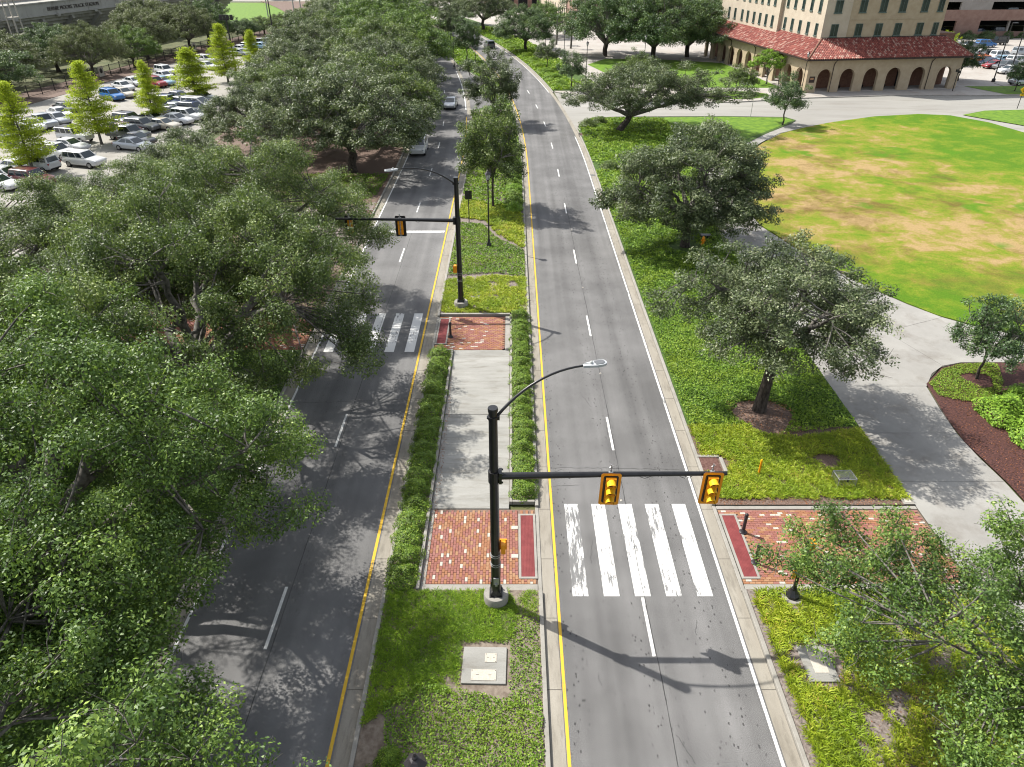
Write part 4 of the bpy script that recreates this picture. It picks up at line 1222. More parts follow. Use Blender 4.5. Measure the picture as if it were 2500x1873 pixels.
for i in range(18):
    y = 25.3 + i * 1.06
    shrub(0.56 + 0.04 * math.sin(i * 1.7), y, i + 1, 'shrub in the right median planter, %s from the front' % ORD[i], 'hedge shrubs in the right median planter', (0.9, 0.9, 0.66 + 0.1 * math.sin(i * 2.3)))
for i, (x, y, s, lab) in enumerate([(-4.35, 11.6, 0.85, 'round shrub at the kerb in the bottom left of the median'), (-3.9, 12.6, 0.55, 'small shrub just above the round one in the bottom left of the median'),
                                    (-4.2, 9.6, 0.5, 'small shrub at the bottom edge of the median')]):
    shrub(x, y, i, lab, None, (s, s, s), None, 'median_shrub')
for i in range(11):
    y = 66 + i * 2.0
    shrub(0.2, y, i, 'low shrub along the right median kerb past the lantern post, %s from the front' % ORD[i], 'low shrubs along the median kerb', (1.2, 1.3, 0.9), 'hedge_leaf' if i % 3 else 'lime_leaf', 'kerb_shrub')
for i in range(9):
    y = 134 + i * 7.0
    shrub(11.5 + xo(y), y, i, 'low shrub on the far right verge, %s past the side street' % ORD[i], 'low shrubs on the far right verge', (2.2, 2.4, 1.0), 'cover_leaf', 'verge_shrub')
for i, (x, y, s) in enumerate([(26.6, 31.6, 1.9), (27.2, 29.6, 2.0), (28.6, 32.4, 2.1), (28.4, 28.2, 1.9), (29.5, 30.4, 2.2), (29.8, 26.4, 2.0)]):
    shrub(x, y, i, 'feathery light green shrub in the mulch bed, %s' % ['below the small dark oak', 'jutting out over the mulch', 'right of the small dark oak', 'at the lower front', 'in the middle of the clump', 'lowest at the right edge'][i], 'light green shrubs in the mulch bed', (s, s, s * 0.72), 'lime_leaf', 'light_shrub')
for i in range(8):
    shrub(97 + i * 5.2, 203.2, i, 'clipped hedge shrub at the parking garage wall, %s from its corner' % ORD[i], 'hedge along the garage', (3.6, 1.6, 2.0), 'oak_leaf_deep', 'garage_shrub')
for i, (x, y, s, lab) in enumerate([(10.4, 101.5, 1.7, 'dark shrub at the kerb corner of the side street'), (12.2, 103.6, 1.5, 'dark shrub just behind the one at the side street corner'), (11.0, 80.5, 1.5, 'low dark shrub on the right verge between the two oaks, left one'), (13.0, 79.5, 1.4, 'low dark shrub on the right verge between the two oaks, right one')]):
    shrub(x, y, i, lab, None, (s, s, s * 0.7), 'oak_leaf', 'verge_shrub')

# ================================================================== street furniture
def signal_pole(x, y, rz, label, lum_end):
    t = thing('signal_pole', label, 'signal pole', (x, y, MZ), rz, 'mast arm signal poles in the median')
    MB().lathe([(0.48, -0.1), (0.48, 0.36), (0.45, 0.42), (0.2, 0.421)], 24).build('footing', M['kerb'], t, smooth=True)
    b = MB()
    b.box((0, 0, 0.44), (0.5, 0.5, 0.04)); b.box((0, 0, 0.53), (0.42, 0.42, 0.14), taper=0.75)
    for sx in (-1, 1):
        for sy in (-1, 1): b.lathe([(0.035, 0.46), (0.035, 0.6)], 8, (sx * 0.19, sy * 0.19, 0))
    b.build('base_plate', M['black_metal'], t)
    MB().tube([(0, 0, 0.46), (0, 0, 4.5), (0, 0, 9.0)], [0.185, 0.165, 0.145], 20).build('pole', M['black_metal'], t, smooth=True)
    c = MB(); c.lathe([(0.165, 8.92), (0.17, 9.02), (0.16, 9.06)], 20); c.lathe([(0.175, 8.62), (0.175, 8.74)], 20)
    c.box((0.16, 0.03, 8.68), (0.12, 0.2, 0.14)); c.box((-0.17, 0, 8.68), (0.06, 0.12, 0.06))
    c.build('cap', M['black_metal'], t, smooth=True)
    MB().tube([(0.1, 0, 6.22), (4.0, 0, 6.3), (8.0, 0, 6.34)], [0.13, 0.1, 0.075], 16).build('mast_arm', M['black_metal'], t, smooth=True)
    k = MB(); k.lathe([(0.2, 5.98), (0.2, 6.46)], 16); k.box((0.22, 0, 6.22), (0.1, 0.34, 0.46))
    for q in (0.14, -0.14): k.box((0.29, q, 6.4), (0.05, 0.05, 0.05)); k.box((0.29, q, 6.05), (0.05, 0.05, 0.05))
    k.build('arm_clamp', M['black_metal'], t)
    for xx in (2.6, 5.2, 6.6):
        w_ = MB(); w_.lathe([(0.0, 0), (0.0, 0.01)], 3) if False else w_.tube([(xx, 0, 6.3 - 0.115), (xx, 0, 6.3 + 0.115)], 0.012, 5)
        w_.tube([(xx - 0.2, 0.0, 6.2), (xx, 0.02, 6.1), (xx + 0.22, 0.0, 6.21)], 0.01, 5)
        w_.build('cable_loop', M['black_metal'], t)
    e = Vector(lum_end)
    pts = bez(Vector((0.12, 0.05, 8.68)), Vector((e.x * 0.45, e.y * 0.45, 8.68 + (e.z - 8.68) * 1.05)), e, 12)
    MB().tube(pts, [0.055 - 0.02 * i / 12 for i in range(13)], 10).build('lamp_arm', M['black_metal'], t, smooth=True)
    d = Vector((e.x, e.y, 0)).normalized(); az = math.atan2(d.y, d.x)
    lum = MB()
    outline = [(-0.02, -0.07), (0.18, -0.12), (0.42, -0.17), (0.66, -0.17), (0.78, -0.12), (0.82, 0), (0.78, 0.12), (0.66, 0.17), (0.42, 0.17), (0.18, 0.12), (-0.02, 0.07)]
    lum.prism(outline, -0.05, 0.04)
    lo = lum.build('luminaire', M['lamp_grey'], t, loc=e, rz=az, bevel=0.015)
    MB().prism([(0.4, -0.125), (0.64, -0.125), (0.72, -0.08), (0.745, 0), (0.72, 0.08), (0.64, 0.125), (0.4, 0.125)], 0.045, 0.055).build('cooling_fins', M['lamp_fin'], lo)
    MB().lathe([(0.05, 0.04), (0.05, 0.1), (0.03, 0.13)], 10, (0.27, 0, 0)).build('photocell', M['frosted'], lo)
    p = MB(); p.box((0.0, 0, 2.85), (0.16, 0.34, 0.46)); p.box((0.0, 0.13, 2.85), (0.26, 0.06, 0.5))
    ps = p.build('pedestrian_signal', M['signal_yellow'], t); ps.location = (0.3, 0.02, 0)
    bd = MB()
    for z in (1.95, 2.05, 2.42, 2.52): bd.lathe([(0.19, z), (0.192, z + 0.03)], 20)
    bd.build('steel_band', M['steel'], t, smooth=True)
    q = MB(); q.box((0.02, -0.2, 1.25), (0.2, 0.05, 0.34)); q.box((0.02, -0.24, 1.1), (0.1, 0.06, 0.1))
    q.build('push_button', M['steel'], t)
    hh = MB(); hh.box((-0.19, 0, 0.95), (0.03, 0.14, 0.26)); hh.build('hand_hole_cover', M['dark_metal'], t)
    return t
signal_pole(-0.62, 19.0, 0.0, 'black signal pole with mast arm, nearest, beside the median brick paving', (2.95, 0.9, 10.1))
signal_pole(-3.57, 45.1, PI, 'black signal pole with mast arm, farther, past the far brick crossing', (3.4, 1.6, 10.0))

def visor(mb, cz, r=0.155, ln=0.3):
    n = 14
    a0, a1 = R(-35), R(215)
    vs, fs = [], []
    for i in range(n + 1):
        a = a0 + (a1 - a0) * i / n
        cut = 0.72 + 0.28 * max(0, math.sin(a))
        for rr in (r, r - 0.008):
            vs.append((rr * math.cos(a), -0.11, cz + rr * math.sin(a)))
            vs.append((rr * math.cos(a), -0.11 - ln * cut, cz + rr * math.sin(a)))
    for i in range(n):
        b, e = 4 * i, 4 * i + 4
        fs += [(b, b + 1, e + 1, e), (b + 2, e + 2, e + 3, b + 3), (b + 1, b + 3, e + 3, e + 1)]
    mb.add(vs, fs)
def traffic_light(x, y, z, rz, label, tilt=0.0):
    t = thing('traffic_light', label, 'traffic light', (x, y, z), rz, 'three-lamp signals on the mast arms')
    t.rotation_euler = (0, tilt, rz)
    c = 0.06
    o = [(-0.35 + c, -0.7), (0.35 - c, -0.7), (0.35, -0.7 + c), (0.35, 0.7 - c), (0.35 - c, 0.7), (-0.35 + c, 0.7), (-0.35, 0.7 - c), (-0.35, -0.7 + c)]
    f = lambda u, v, w_: (u, -w_, v)
    MB().prism(o, -0.008, 0.008, f=f).build('backplate', M['black_metal'], t)
    i_ = [(a * 0.74, b * 0.86) for a, b in o]
    ring = MB()
    n = len(o)
    ring.add([(a, -0.0125, b) for a, b in o] + [(a, -0.0125, b) for a, b in i_], [(k, (k + 1) % n, n + (k + 1) % n, n + k) for k in range(n)])
    ring.add([(a, -0.0095, b) for a, b in o] + [(a, -0.0095, b) for a, b in i_], [(n + k, n + (k + 1) % n, (k + 1) % n, k) for k in range(n)])
    ring.build('reflective_border', M['signal_yellow'], t)
    h = MB()
    for k in (-1, 0, 1):
        h.box((0, -0.06, 0.36 * k), (0.36, 0.1, 0.345)); h.box((0, 0.09, 0.36 * k), (0.34, 0.155, 0.34), taper=0.96)
    h.build('housing', M['signal_yellow'], t, bevel=0.012)
    for k in (-1, 0, 1):
        MB().tube([(0, -0.112, 0.36 * k), (0, -0.13, 0.36 * k)], [0.15, 0.14], 18).build('lens', M['lens_dark'], t)
        v = MB(); visor(v, 0.36 * k); v.build('visor', M['visor_yellow'], t, smooth=True)
    b = MB(); b.box((0, 0.2, 0.05), (0.05, 0.04, 1.3)); b.box((0, 0.17, 0.6), (0.16, 0.08, 0.05)); b.box((0, 0.17, -0.55), (0.16, 0.08, 0.05)); b.tube([(0, 0.19, 0.5), (0, 0.19, 0.92)], 0.02, 6)
    b.tube([(-0.06, 0.19, 0.8), (0.06, 0.19, 0.86)], 0.015, 5)
    b.build('bracket', M['steel'], t)
    return t
traffic_light(3.38, 18.83, 5.88, 0.0, 'yellow traffic light hanging over the middle of the near zebra bars', 0.02)
traffic_light(6.86, 18.83, 5.92, 0.0, 'yellow traffic light at the outer end of the near mast arm', 0.02)
traffic_light(-7.35, 45.27, 5.88, PI, 'traffic light seen from behind, near the middle of the far mast arm')
traffic_light(-10.65, 45.27, 5.92, PI, 'traffic light seen from behind, at the outer end of the far mast arm')

def lantern_post(x, y, label, h=5.5, z=MZ):
    t = thing('lantern_post', label, 'street lamp', (x, y, z), 0, 'lantern posts')
    MB().lathe([(0.3, -0.05), (0.3, 0.06), (0.27, 0.08)], 16).build('footing', M['kerb'], t)
    MB().lathe([(0.2, 0.06), (0.2, 0.3), (0.13, 0.42), (0.1, 0.62), (0.075, 0.7), (0.075, 0.75)], 12).build('base', M['black_metal'], t, smooth=True)
    MB().lathe([(0.065, 0.74), (0.05, h), (0.075, h + 0.03), (0.07, h + 0.1)], 10).build('pole', M['black_metal'], t, smooth=True)
    g = MB().lathe([(0.11, h + 0.14), (0.21, h + 0.56)], 6).build('glass', M['frosted'], t)
    fr = MB()
    for k in range(6):
        a = k * PI / 3
        fr.tube([(0.115 * math.cos(a), 0.115 * math.sin(a), h + 0.12), (0.218 * math.cos(a), 0.218 * math.sin(a), h + 0.57)], 0.014, 5)
    fr.lathe([(0.12, h + 0.1), (0.12, h + 0.14)], 6)
    fr.build('cage', M['black_metal'], t)
    rf = MB(); rf.lathe([(0.27, h + 0.56), (0.28, h + 0.585), (0.13, h + 0.76), (0.07, h + 0.79)], 6); rf.lathe([(0.065, h + 0.79), (0.07, h + 0.84), (0.03, h + 0.88), (0.035, h + 0.93), (0.01, h + 0.97)], 10)
    rf.build('hood', M['dark_metal'], t)
    return t
lantern_post(-2.2, 9.1, 'black lantern post in the median, cut off by the bottom edge', 5.4)
lantern_post(-1.92, 56.4, 'black lantern post in the median in front of the nearer young oak')
for i, (x, y, lab) in enumerate([(-7.1, 149.8, 'far lantern post in the median on the bend'), (13.5, 139.6, 'lantern post on the walk past the side street'), (25.4, 148.7, 'lantern post on the north lawn in front of the big oaks'),
                                 (48.0, 125.6, 'lantern post at the corner of the arcade'), (10.6, 158.0, 'far lantern post between the far saplings'), (8.0, 186.0, 'lantern post behind the far spreading oak'), (-11.5, 153.5, 'far lantern post in the median beside the turning pocket')]):
    lantern_post(x, y, lab)

def bollard(x, y, label, z=0.055):
    t = thing('bollard', label, 'bollard', (x, y, z), 0, 'bollards on the brick crossings')
    MB().lathe([(0.17, 0.0), (0.17, 0.05), (0.13, 0.08), (0.1, 0.14), (0.075, 0.18)], 16).build('base', M['dark_metal'], t, smooth=True)
    MB().lathe([(0.072, 0.17), (0.072, 0.85), (0.088, 0.87), (0.088, 0.9), (0.075, 0.92)], 16).build('post', M['dark_metal'], t, smooth=True)
    MB().lathe([(0.072, 0.92), (0.084, 0.98), (0.075, 1.04), (0.04, 1.08), (0.01, 1.09)], 16).build('cap', M['dark_metal'], t, smooth=True)
for px, py, lab in ((1813, 1302, 'black bollard on the right brick paving, upper of the two'), (1842.6, 1377, 'black bollard on the right brick paving, lower of the two'), (1100.4, 825, 'lone black bollard on the far median brickwork')):
    p = G(px, py); bollard(p.x, p.y, lab)

# pedestrian signal post on the right
t = thing('pedestrian_post', 'black pedestrian signal post below the right brick paving, partly behind leaves', 'signal post', (10.98, 19.15, MZ))
MB().lathe([(0.42, -0.1), (0.42, 0.06), (0.39, 0.08)], 20).build('footing', M['kerb'], t)
MB().lathe([(0.27, 0.08), (0.27, 0.2), (0.2, 0.3), (0.12, 0.44), (0.11, 0.5)], 8).build('base', M['black_metal'], t)
MB().lathe([(0.075, 0.5), (0.075, 2.95), (0.05, 3.0)], 12).build('pole', M['black_metal'], t, smooth=True)
MB().box((-0.16, 0.0, 1.25), (0.14, 0.05, 0.4)).build('button_plate', M['signal_yellow'], t)
MB().box((-0.1, 0.02, 1.15), (0.08, 0.06, 0.12)).build('push_button', M['black_metal'], t)
MB().box((0.2, 0.04, 2.72), (0.2, 0.36, 0.46)).build('pedestrian_signal', M['signal_yellow'], t, bevel=0.02)
br_ = MB(); br_.box((0.09, 0.02, 2.85), (0.1, 0.08, 0.06)); br_.box((0.09, 0.02, 2.55), (0.1, 0.08, 0.06)); br_.build('bracket', M['black_metal'], t)
sb = MB()
for z in (1.5, 2.1): sb.lathe([(0.08, z), (0.08, z + 0.02)], 12)
sb.build('steel_band', M['steel'], t)

# traffic signs seen from behind, and others
def sign_back(x, y, label, h=2.85, w_=0.62, hh=0.78, rz=0.0):
    t = thing('road_sign', label, 'road sign', (x, y, MZ), rz, 'black backed signs')
    MB().tube([(0, 0, -0.1), (0, 0, h)], 0.04, 8).build('post', M['black_metal'], t)
    MB().box((0, 0.06, h - hh / 2), (w_, 0.02, hh)).build('panel', M['black_metal'], t, bevel=0.005)
    MB().box((0, 0.045, h - hh / 2), (w_ * 0.6, 0.012, 0.05)).build('brace', M['black_metal'], t)
sign_back(-3.9, 62.6, 'black sign seen from behind in the median, left of the lantern post')
sign_back(-14.1, 62.4, 'black sign seen from behind on the left verge, beside the far mast arm')
def thin_pole(x, y, h, label, z=0.1):
    t = thing('sign_pole', label, 'sign pole', (x, y, z))
    MB().tube([(0, 0, 0), (0, 0, h)], 0.035, 8).build('post', M['steel'], t)
    MB().box((0, 0, h - 0.25), (0.02, 0.3, 0.45)).build('panel', M['brick_white'], t)
thin_pole(34.4, 107.2, 2.7, 'thin pale sign pole seen edge-on at the side street turf')
t = thing('crossing_sign', 'yellow diamond sign with arrow plate at the right edge', 'road sign', (G(2482, 268).x, G(2482, 268).y, 0.1))
MB().tube([(0, 0, 0), (0, 0, 3.2)], 0.05, 8).build('post', M['black_metal'], t)
MB().prism([(0, -0.53), (0.53, 0), (0, 0.53), (-0.53, 0)], 0.05, 0.07, f=lambda u, v, w_: (u, -w_, v + 2.75)).build('diamond', M['visor_yellow'], t)
MB().prism([(-0.3, -0.16), (0.3, -0.16), (0.3, 0.16), (-0.3, 0.16)], 0.05, 0.07, f=lambda u, v, w_: (u, -w_, v + 2.02)).build('arrow_plate', M['visor_yellow'], t)
MB().prism([(-0.16, 0.05), (0.02, -0.1), (-0.04, -0.02), (0.18, 0.1), (0.12, 0.14), (-0.08, 0.03)], 0.072, 0.078, f=lambda u, v, w_: (u, -w_, v + 2.02)).build('arrow', M['black_metal'], t)
fg = MB(); fg.lathe([(0.06, 0.0), (0.06, 0.02)], 8)
MB().prism([(-0.05, -0.3), (0.02, -0.3), (0.04, -0.1), (0.12, -0.28), (0.18, -0.26), (0.08, 0.02), (0.06, 0.14), (0.14, 0.06), (0.17, 0.09), (0.05, 0.22), (-0.04, 0.22), (-0.12, 0.08), (-0.08, 0.05), (-0.03, 0.12)], 0.072, 0.078, f=lambda u, v, w_: (u, -w_, v + 2.72)).build('walking_figure', M['black_metal'], t)
p = G(2320, 222)
t = thing('signal_post', 'black pedestrian signal post in front of the last arcade arch', 'signal post', (p.x, p.y - 0.6, 0.06))
MB().tube([(0, 0, 0), (0, 0, 3.6)], [0.07, 0.06], 10).build('pole', M['black_metal'], t)
MB().box((0.25, 0, 3.0), (0.3, 0.25, 0.4)).build('pedestrian_signal', M['black_metal'], t)
MB().box((-0.22, 0, 3.2), (0.3, 0.25, 0.4)).build('pedestrian_signal', M['black_metal'], t)
for i, (px, py, h, lab) in enumerate([(2424, 201, 9.5, 'tall black lamp pole in the right parking lot, left one'), (2468, 172, 10.5, 'tall black lamp pole in the right parking lot, right one')]):
    p = G(px, py)
    t = thing('lamp_pole', lab, 'street lamp', (p.x, p.y, 0.06), 0, 'tall lamp poles in the right lot')
    MB().lathe([(0.32, 0), (0.3, 0.5), (0.2, 0.6)], 10).build('base', M['black_metal'], t)
    MB().tube([(0, 0, 0.5), (0, 0, h)], [0.11, 0.07], 10).build('pole', M['black_metal'], t)
    MB().box((0.5, 0, h), (0.9, 0.35, 0.14)).build('lamp_head', M['black_metal'], t)
for i, (x, y, h, lab) in enumerate([(-54.0, 178.0, 13.0, 'tall floodlight pole over the far parked row'), (-52.5, 146.0, 9.4, 'floodlight pole behind the small far cypress')]):
    t = thing('floodlight_pole', lab, 'floodlight', (x, y, 0.1), 0.3, 'floodlight poles of the lot')
    MB().tube([(0, 0, 0), (0, 0, h)], [0.18, 0.1], 10).build('pole', M['dark_metal'], t)
    for k in range(4):
        MB().box((-0.9 + 0.6 * k, 0.25, h + 0.15), (0.52, 0.3, 0.9)).build('floodlight_head', M['dark_metal'], t)
    MB().box((0, 0, h), (2.6, 0.12, 0.12)).build('crossbar', M['dark_metal'], t)
for i, (px, py, h) in enumerate([(655, 42, 15.0), (718, 30, 15.0), (735, 28, 15.0), (771, 44, 15.0)]):
    p = G(px, py)
    t = thing('field_light_pole', 'pale tall light pole at the sports field, %s from the left' % ORD[i], 'light pole', (p.x, p.y, 0), 0, 'light poles at the sports field')
    MB().tube([(0, 0, 0), (0, 0, h)], [0.22, 0.14], 8).build('pole', M['steel'], t)
    MB().box((0, 0, h), (2.0, 0.4, 1.0)).build('lamp_head', M['steel'], t)

# concrete pads, covers, drains, post, cage, hydrant
t = thing('utility_pad', 'square concrete pad with two grey covers in the median', 'utility pad', (-0.98, 16.03, MZ + 0.01), -0.02)
MB().box((0, 0, -0.02), (1.56, 1.5, 0.16)).build('slab', M['median_concrete'], t, bevel=0.015)
for (x, y, w_, d_) in ((0.22, 0.28, 0.42, 0.38), (0.0, -0.42, 0.88, 0.44)):
    c = MB().box((x, y, 0.068), (w_, d_, 0.02)).build('cover', M['brick_white'], t, bevel=0.006)
    k = MB()
    for sx in (-1, 1):
        for sy in (-1, 1): k.lathe([(0.015, 0.078), (0.015, 0.084)], 6, (x + sx * (w_ / 2 - 0.04), y + sy * (d_ / 2 - 0.04), 0))
    k.box((x - w_ * 0.25, y, 0.081), (w_ * 0.12, 0.015, 0.004)); k.box((x + w_ * 0.25, y, 0.081), (w_ * 0.12, 0.015, 0.004))
    k.build('bolt', M['joint'], c)
p = G(1994, 1626)
t = thing('utility_pad', 'concrete pad with a single cover in the right verge below the oak branches', 'utility pad', (p.x, p.y, MZ + 0.01), 0.0)
MB().box((0, 0, -0.02), (1.05, 1.5, 0.16)).build('slab', M['median_concrete'], t, bevel=0.015)
MB().box((0.02, 0.02, 0.066), (0.5, 0.86, 0.014)).build('cover', M['brick_white'], t, bevel=0.005)
p = G(2216, 1228)
t = thing('valve_cover', 'small square concrete cover between the path and the right brick paving', 'valve cover', (p.x - 0.05, p.y, MZ))
MB().box((0, 0, 0.0), (0.5, 0.45, 0.08)).build('slab', M['kerb'], t, bevel=0.01)
MB().box((0, 0, 0.045), (0.3, 0.26, 0.012)).build('cover', M['brick_white'], t)
def drain(x, y, label, w_=1.0, d_=1.1, grate=False, left=False):
    t = thing('storm_drain', label, 'storm drain', (x, y, 0.0), 0, 'kerb inlets')
    s_ = -1 if left else 1
    fr = MB()
    fr.box((s_ * 0.02, d_ / 2 + 0.1, 0.09), (w_ + 0.1, 0.18, 0.2)); fr.box((s_ * 0.02, -d_ / 2 - 0.1, 0.09), (w_ + 0.1, 0.18, 0.2)); fr.box((s_ * (w_ / 2 + 0.14), 0, 0.09), (0.18, d_ + 0.02, 0.2))
    fr.build('frame', M['kerb'], t, bevel=0.03)
    MB().box((s_ * 0.0, 0, 0.1), (w_ - 0.12, d_, 0.1)).build('cover', M['cover_metal'], t)
    MB().box((-s_ * (w_ / 2 - 0.02), 0, 0.05), (0.06, d_ - 0.1, 0.12)).build('throat', M['joint'], t)
    return t
p = G(1736, 1140); drain(9.72, p.y, 'kerb inlet with rusty cover beside the end of the near mast arm')
p = G(908, 522); drain(-13.6, p.y, 'kerb inlet with dark cover on the left verge under the far mast arm', left=True)
p = G(1412, 331); drain(9.3, p.y, 'reddish kerb inlet before the side street corner')
for i, (px, py) in enumerate([(1468.6, 509), (1430, 428)]):
    p = G(px, py)
    t = thing('gutter_grate', 'dark grate in the right gutter, %s' % ['nearer one, level with the dense rounded oak', 'farther one'][i], 'grate', (8.87 + xo(p.y), p.y, 0.012))
    MB().box((0, 0, -0.002), (0.46, 0.6, 0.006)).build('frame', M['joint'], t)
    for k in range(7): MB().box((-0.18 + 0.06 * k, 0, 0.008), (0.025, 0.54, 0.014)).build('bar', M['steel'], t)
p = G(1851, 1162)
t = thing('marker_post', 'thin orange-yellow marker post in the liriope on the right', 'marker post', (p.x, p.y, MZ))
MB().lathe([(0.05, -0.05), (0.05, 0.8)], 12).build('post', M['signal_yellow'], t, smooth=True)
MB().lathe([(0.056, 0.79), (0.058, 0.85), (0.035, 0.9), (0.01, 0.91)], 12).build('cap', M['visor_yellow'], t, smooth=True)
p = G(2056, 1184)
t = thing('wire_cage', 'grey wire mesh cage over a pipe in the liriope beside the path', 'wire cage', (p.x, p.y, MZ), 0.05)
fr = MB()
cw, cd_, ch = 0.42, 0.34, 0.5
for sx in (-1, 1):
    for sy in (-1, 1): fr.tube([(sx * cw, sy * cd_, 0), (sx * cw, sy * cd_, ch)], 0.018, 5)
    fr.tube([(sx * cw, -cd_, ch), (sx * cw, cd_, ch)], 0.018, 5)
for sy in (-1, 1): fr.tube([(-cw, sy * cd_, ch), (cw, sy * cd_, ch)], 0.018, 5)
fr.build('frame', M['steel'], t)
ms = MB()
for k in range(1, 12):
    u = -cw + 2 * cw * k / 12
    ms.tube([(u, -cd_, 0), (u, -cd_, ch), (u, cd_, ch), (u, cd_, 0)], 0.006, 3)
    v_ = -cd_ + 2 * cd_ * k / 12
    ms.tube([(-cw, v_, 0), (-cw, v_, ch), (cw, v_, ch), (cw, v_, 0)], 0.006, 3)
o = ms.build('wire_mesh', M['steel'], t); o['kind'] = 'stuff'
MB().tube([(-0.22, 0, 0), (-0.22, 0, 0.3), (0.22, 0, 0.3), (0.22, 0, 0)], 0.05, 8).build('pipe', M['dark_metal'], t)
p = G(1715, 601)
t = thing('fire_hydrant', 'small orange fire hydrant beside the dense rounded oak', 'fire hydrant', (p.x, p.y, MZ))
MB().lathe([(0.17, 0), (0.17, 0.05), (0.11, 0.07), (0.11, 0.5), (0.14, 0.52), (0.14, 0.56)], 14).build('barrel', M['signal_yellow'], t, smooth=True)
MB().lathe([(0.13, 0.56), (0.11, 0.66), (0.05, 0.72), (0.03, 0.78)], 14).build('bonnet', M['signal_yellow'], t, smooth=True)
for sx in (-1, 1): MB().tube([(sx * 0.1, 0, 0.4), (sx * 0.19, 0, 0.4)], 0.06, 10).build('nozzle', M['signal_yellow'], t)
MB().tube([(0, -0.1, 0.36), (0, -0.19, 0.36)], 0.075, 10).build('nozzle', M['signal_yellow'], t)
p = G(1722, 582)
t = thing('meter_box', 'dark flat meter box in the ground cover beside the hydrant', 'meter box', (p.x, p.y, MZ))
MB().box((0, 0, 0.1), (0.9, 0.6, 0.25)).build('box', M['dark_metal'], t, bevel=0.02)
MB().box((0, 0, 0.235), (0.8, 0.5, 0.02)).build('lid', M['lamp_fin'], t)
o = MB().box((-2.65, 47.2, MZ + 0.02), (0.9, 2.2, 0.06), 0.12).build('footing_slab', M['median_concrete'])
tag(o, 'concrete slab in the liriope behind the farther signal pole', 'concrete slab')
def pads(x, y, i):
    o = MB().box((0, 0, 0.0), (0.3, 0.22, 0.03), taper=0.9).build('paving_marker', M['brick_white'], loc=(x, y, 0.07))
    tag(o, 'white square marker beside the near median tactile pad, %s' % ['lower', 'upper'][i], 'paving marker', 'white markers in the median brickwork')
pads(0.12, 21.35, 0); pads(0.12, 23.05, 1)

# ================================================================== vehicles
M['glass_car'] = simple('car_glass', (0.02, 0.035, 0.042), None, rough=0.08, spec=0.8)
M['tyre'] = simple('tyre_rubber', (0.015, 0.015, 0.016), None, rough=0.85)
M['rim'] = simple('alloy_rim', (0.45, 0.46, 0.47), None, rough=0.35, metal=0.7)
M['tail'] = simple('tail_lens', (0.35, 0.01, 0.012), None, rough=0.2)
M['head'] = simple('head_lens', (0.62, 0.65, 0.68), None, rough=0.12, spec=0.7)
M['trim'] = simple('black_trim', (0.012, 0.012, 0.013), None, rough=0.5)
PAINT = {'white': (0.72, 0.73, 0.73), 'silver': (0.42, 0.45, 0.48), 'grey': (0.16, 0.17, 0.18), 'black': (0.012, 0.013, 0.015), 'navy': (0.015, 0.03, 0.1), 'blue': (0.01, 0.14, 0.42),
         'red': (0.3, 0.015, 0.02), 'dark red': (0.12, 0.012, 0.018), 'pale blue': (0.25, 0.42, 0.55), 'beige': (0.5, 0.46, 0.38), 'orange': (0.65, 0.14, 0.01), 'dark green': (0.01, 0.05, 0.03)}
for k, c in PAINT.items():
    m, nt, b = base_mat('car_paint_' + k.replace(' ', '_'), 0.32, 0.0, 0.5)
    b.inputs['Base Color'].default_value = c4(kk(c, 0.75))
    b.inputs['Coat Weight'].default_value = 0.6
    b.inputs['Coat Roughness'].default_value = 0.06
    if k in ('silver', 'grey'): b.inputs['Metallic'].default_value = 0.35
    M['paint_' + k] = m
SPEC = {
 'sedan': dict(L=4.85, W=1.85, st=[(-.5, .76, .42, .86), (-.485, .86, .32, .95), (-.36, .92, .24, 1.0), (-.15, .93, .2, .97), (.1, .93, .2, .96), (.28, .92, .21, .92), (.42, .89, .24, .82), (.48, .8, .3, .72), (.5, .66, .38, .6)], cab=(-.4, .24, -.2, .04, .95, 1.46, .84, .62), hatch=False),
 'suv': dict(L=4.7, W=1.9, st=[(-.5, .8, .45, 1.0), (-.485, .88, .36, 1.1), (-.36, .94, .28, 1.12), (-.15, .95, .25, 1.1), (.1, .95, .25, 1.08), (.28, .94, .26, 1.05), (.42, .91, .28, .97), (.48, .84, .34, .88), (.5, .72, .42, .76)], cab=(-.49, .22, -.43, .06, 1.08, 1.72, .87, .68), hatch=True),
 'pickup': dict(L=5.7, W=1.95, st=[(-.5, .9, .5, 1.1), (-.49, .95, .42, 1.14), (-.3, .96, .35, 1.15), (-.1, .97, .32, 1.14), (.1, .97, .32, 1.14), (.28, .96, .33, 1.12), (.43, .94, .34, 1.05), (.485, .88, .4, .98), (.5, .8, .46, .86)], cab=(-.12, .25, -.09, .12, 1.12, 1.84, .9, .74), hatch=True),
 'jeep': dict(L=4.5, W=1.85, st=[(-.5, .86, .5, 1.1), (-.49, .9, .44, 1.14), (-.3, .91, .4, 1.15), (0, .91, .4, 1.15), (.15, .88, .4, 1.14), (.3, .82, .42, 1.12), (.47, .78, .45, 1.08), (.5, .74, .5, 1.0)], cab=(-.5, .13, -.49, .06, 1.13, 1.86, .86, .78), hatch=True),
 'minivan': dict(L=5.1, W=1.95, st=[(-.5, .82, .42, 1.0), (-.485, .92, .32, 1.06), (-.36, .96, .24, 1.08), (-.1, .97, .22, 1.06), (.15, .97, .22, 1.03), (.32, .95, .23, .98), (.44, .9, .26, .86), (.485, .82, .32, .74), (.5, .7, .4, .62)], cab=(-.49, .33, -.44, .08, 1.03, 1.76, .9, .68), hatch=True),
}
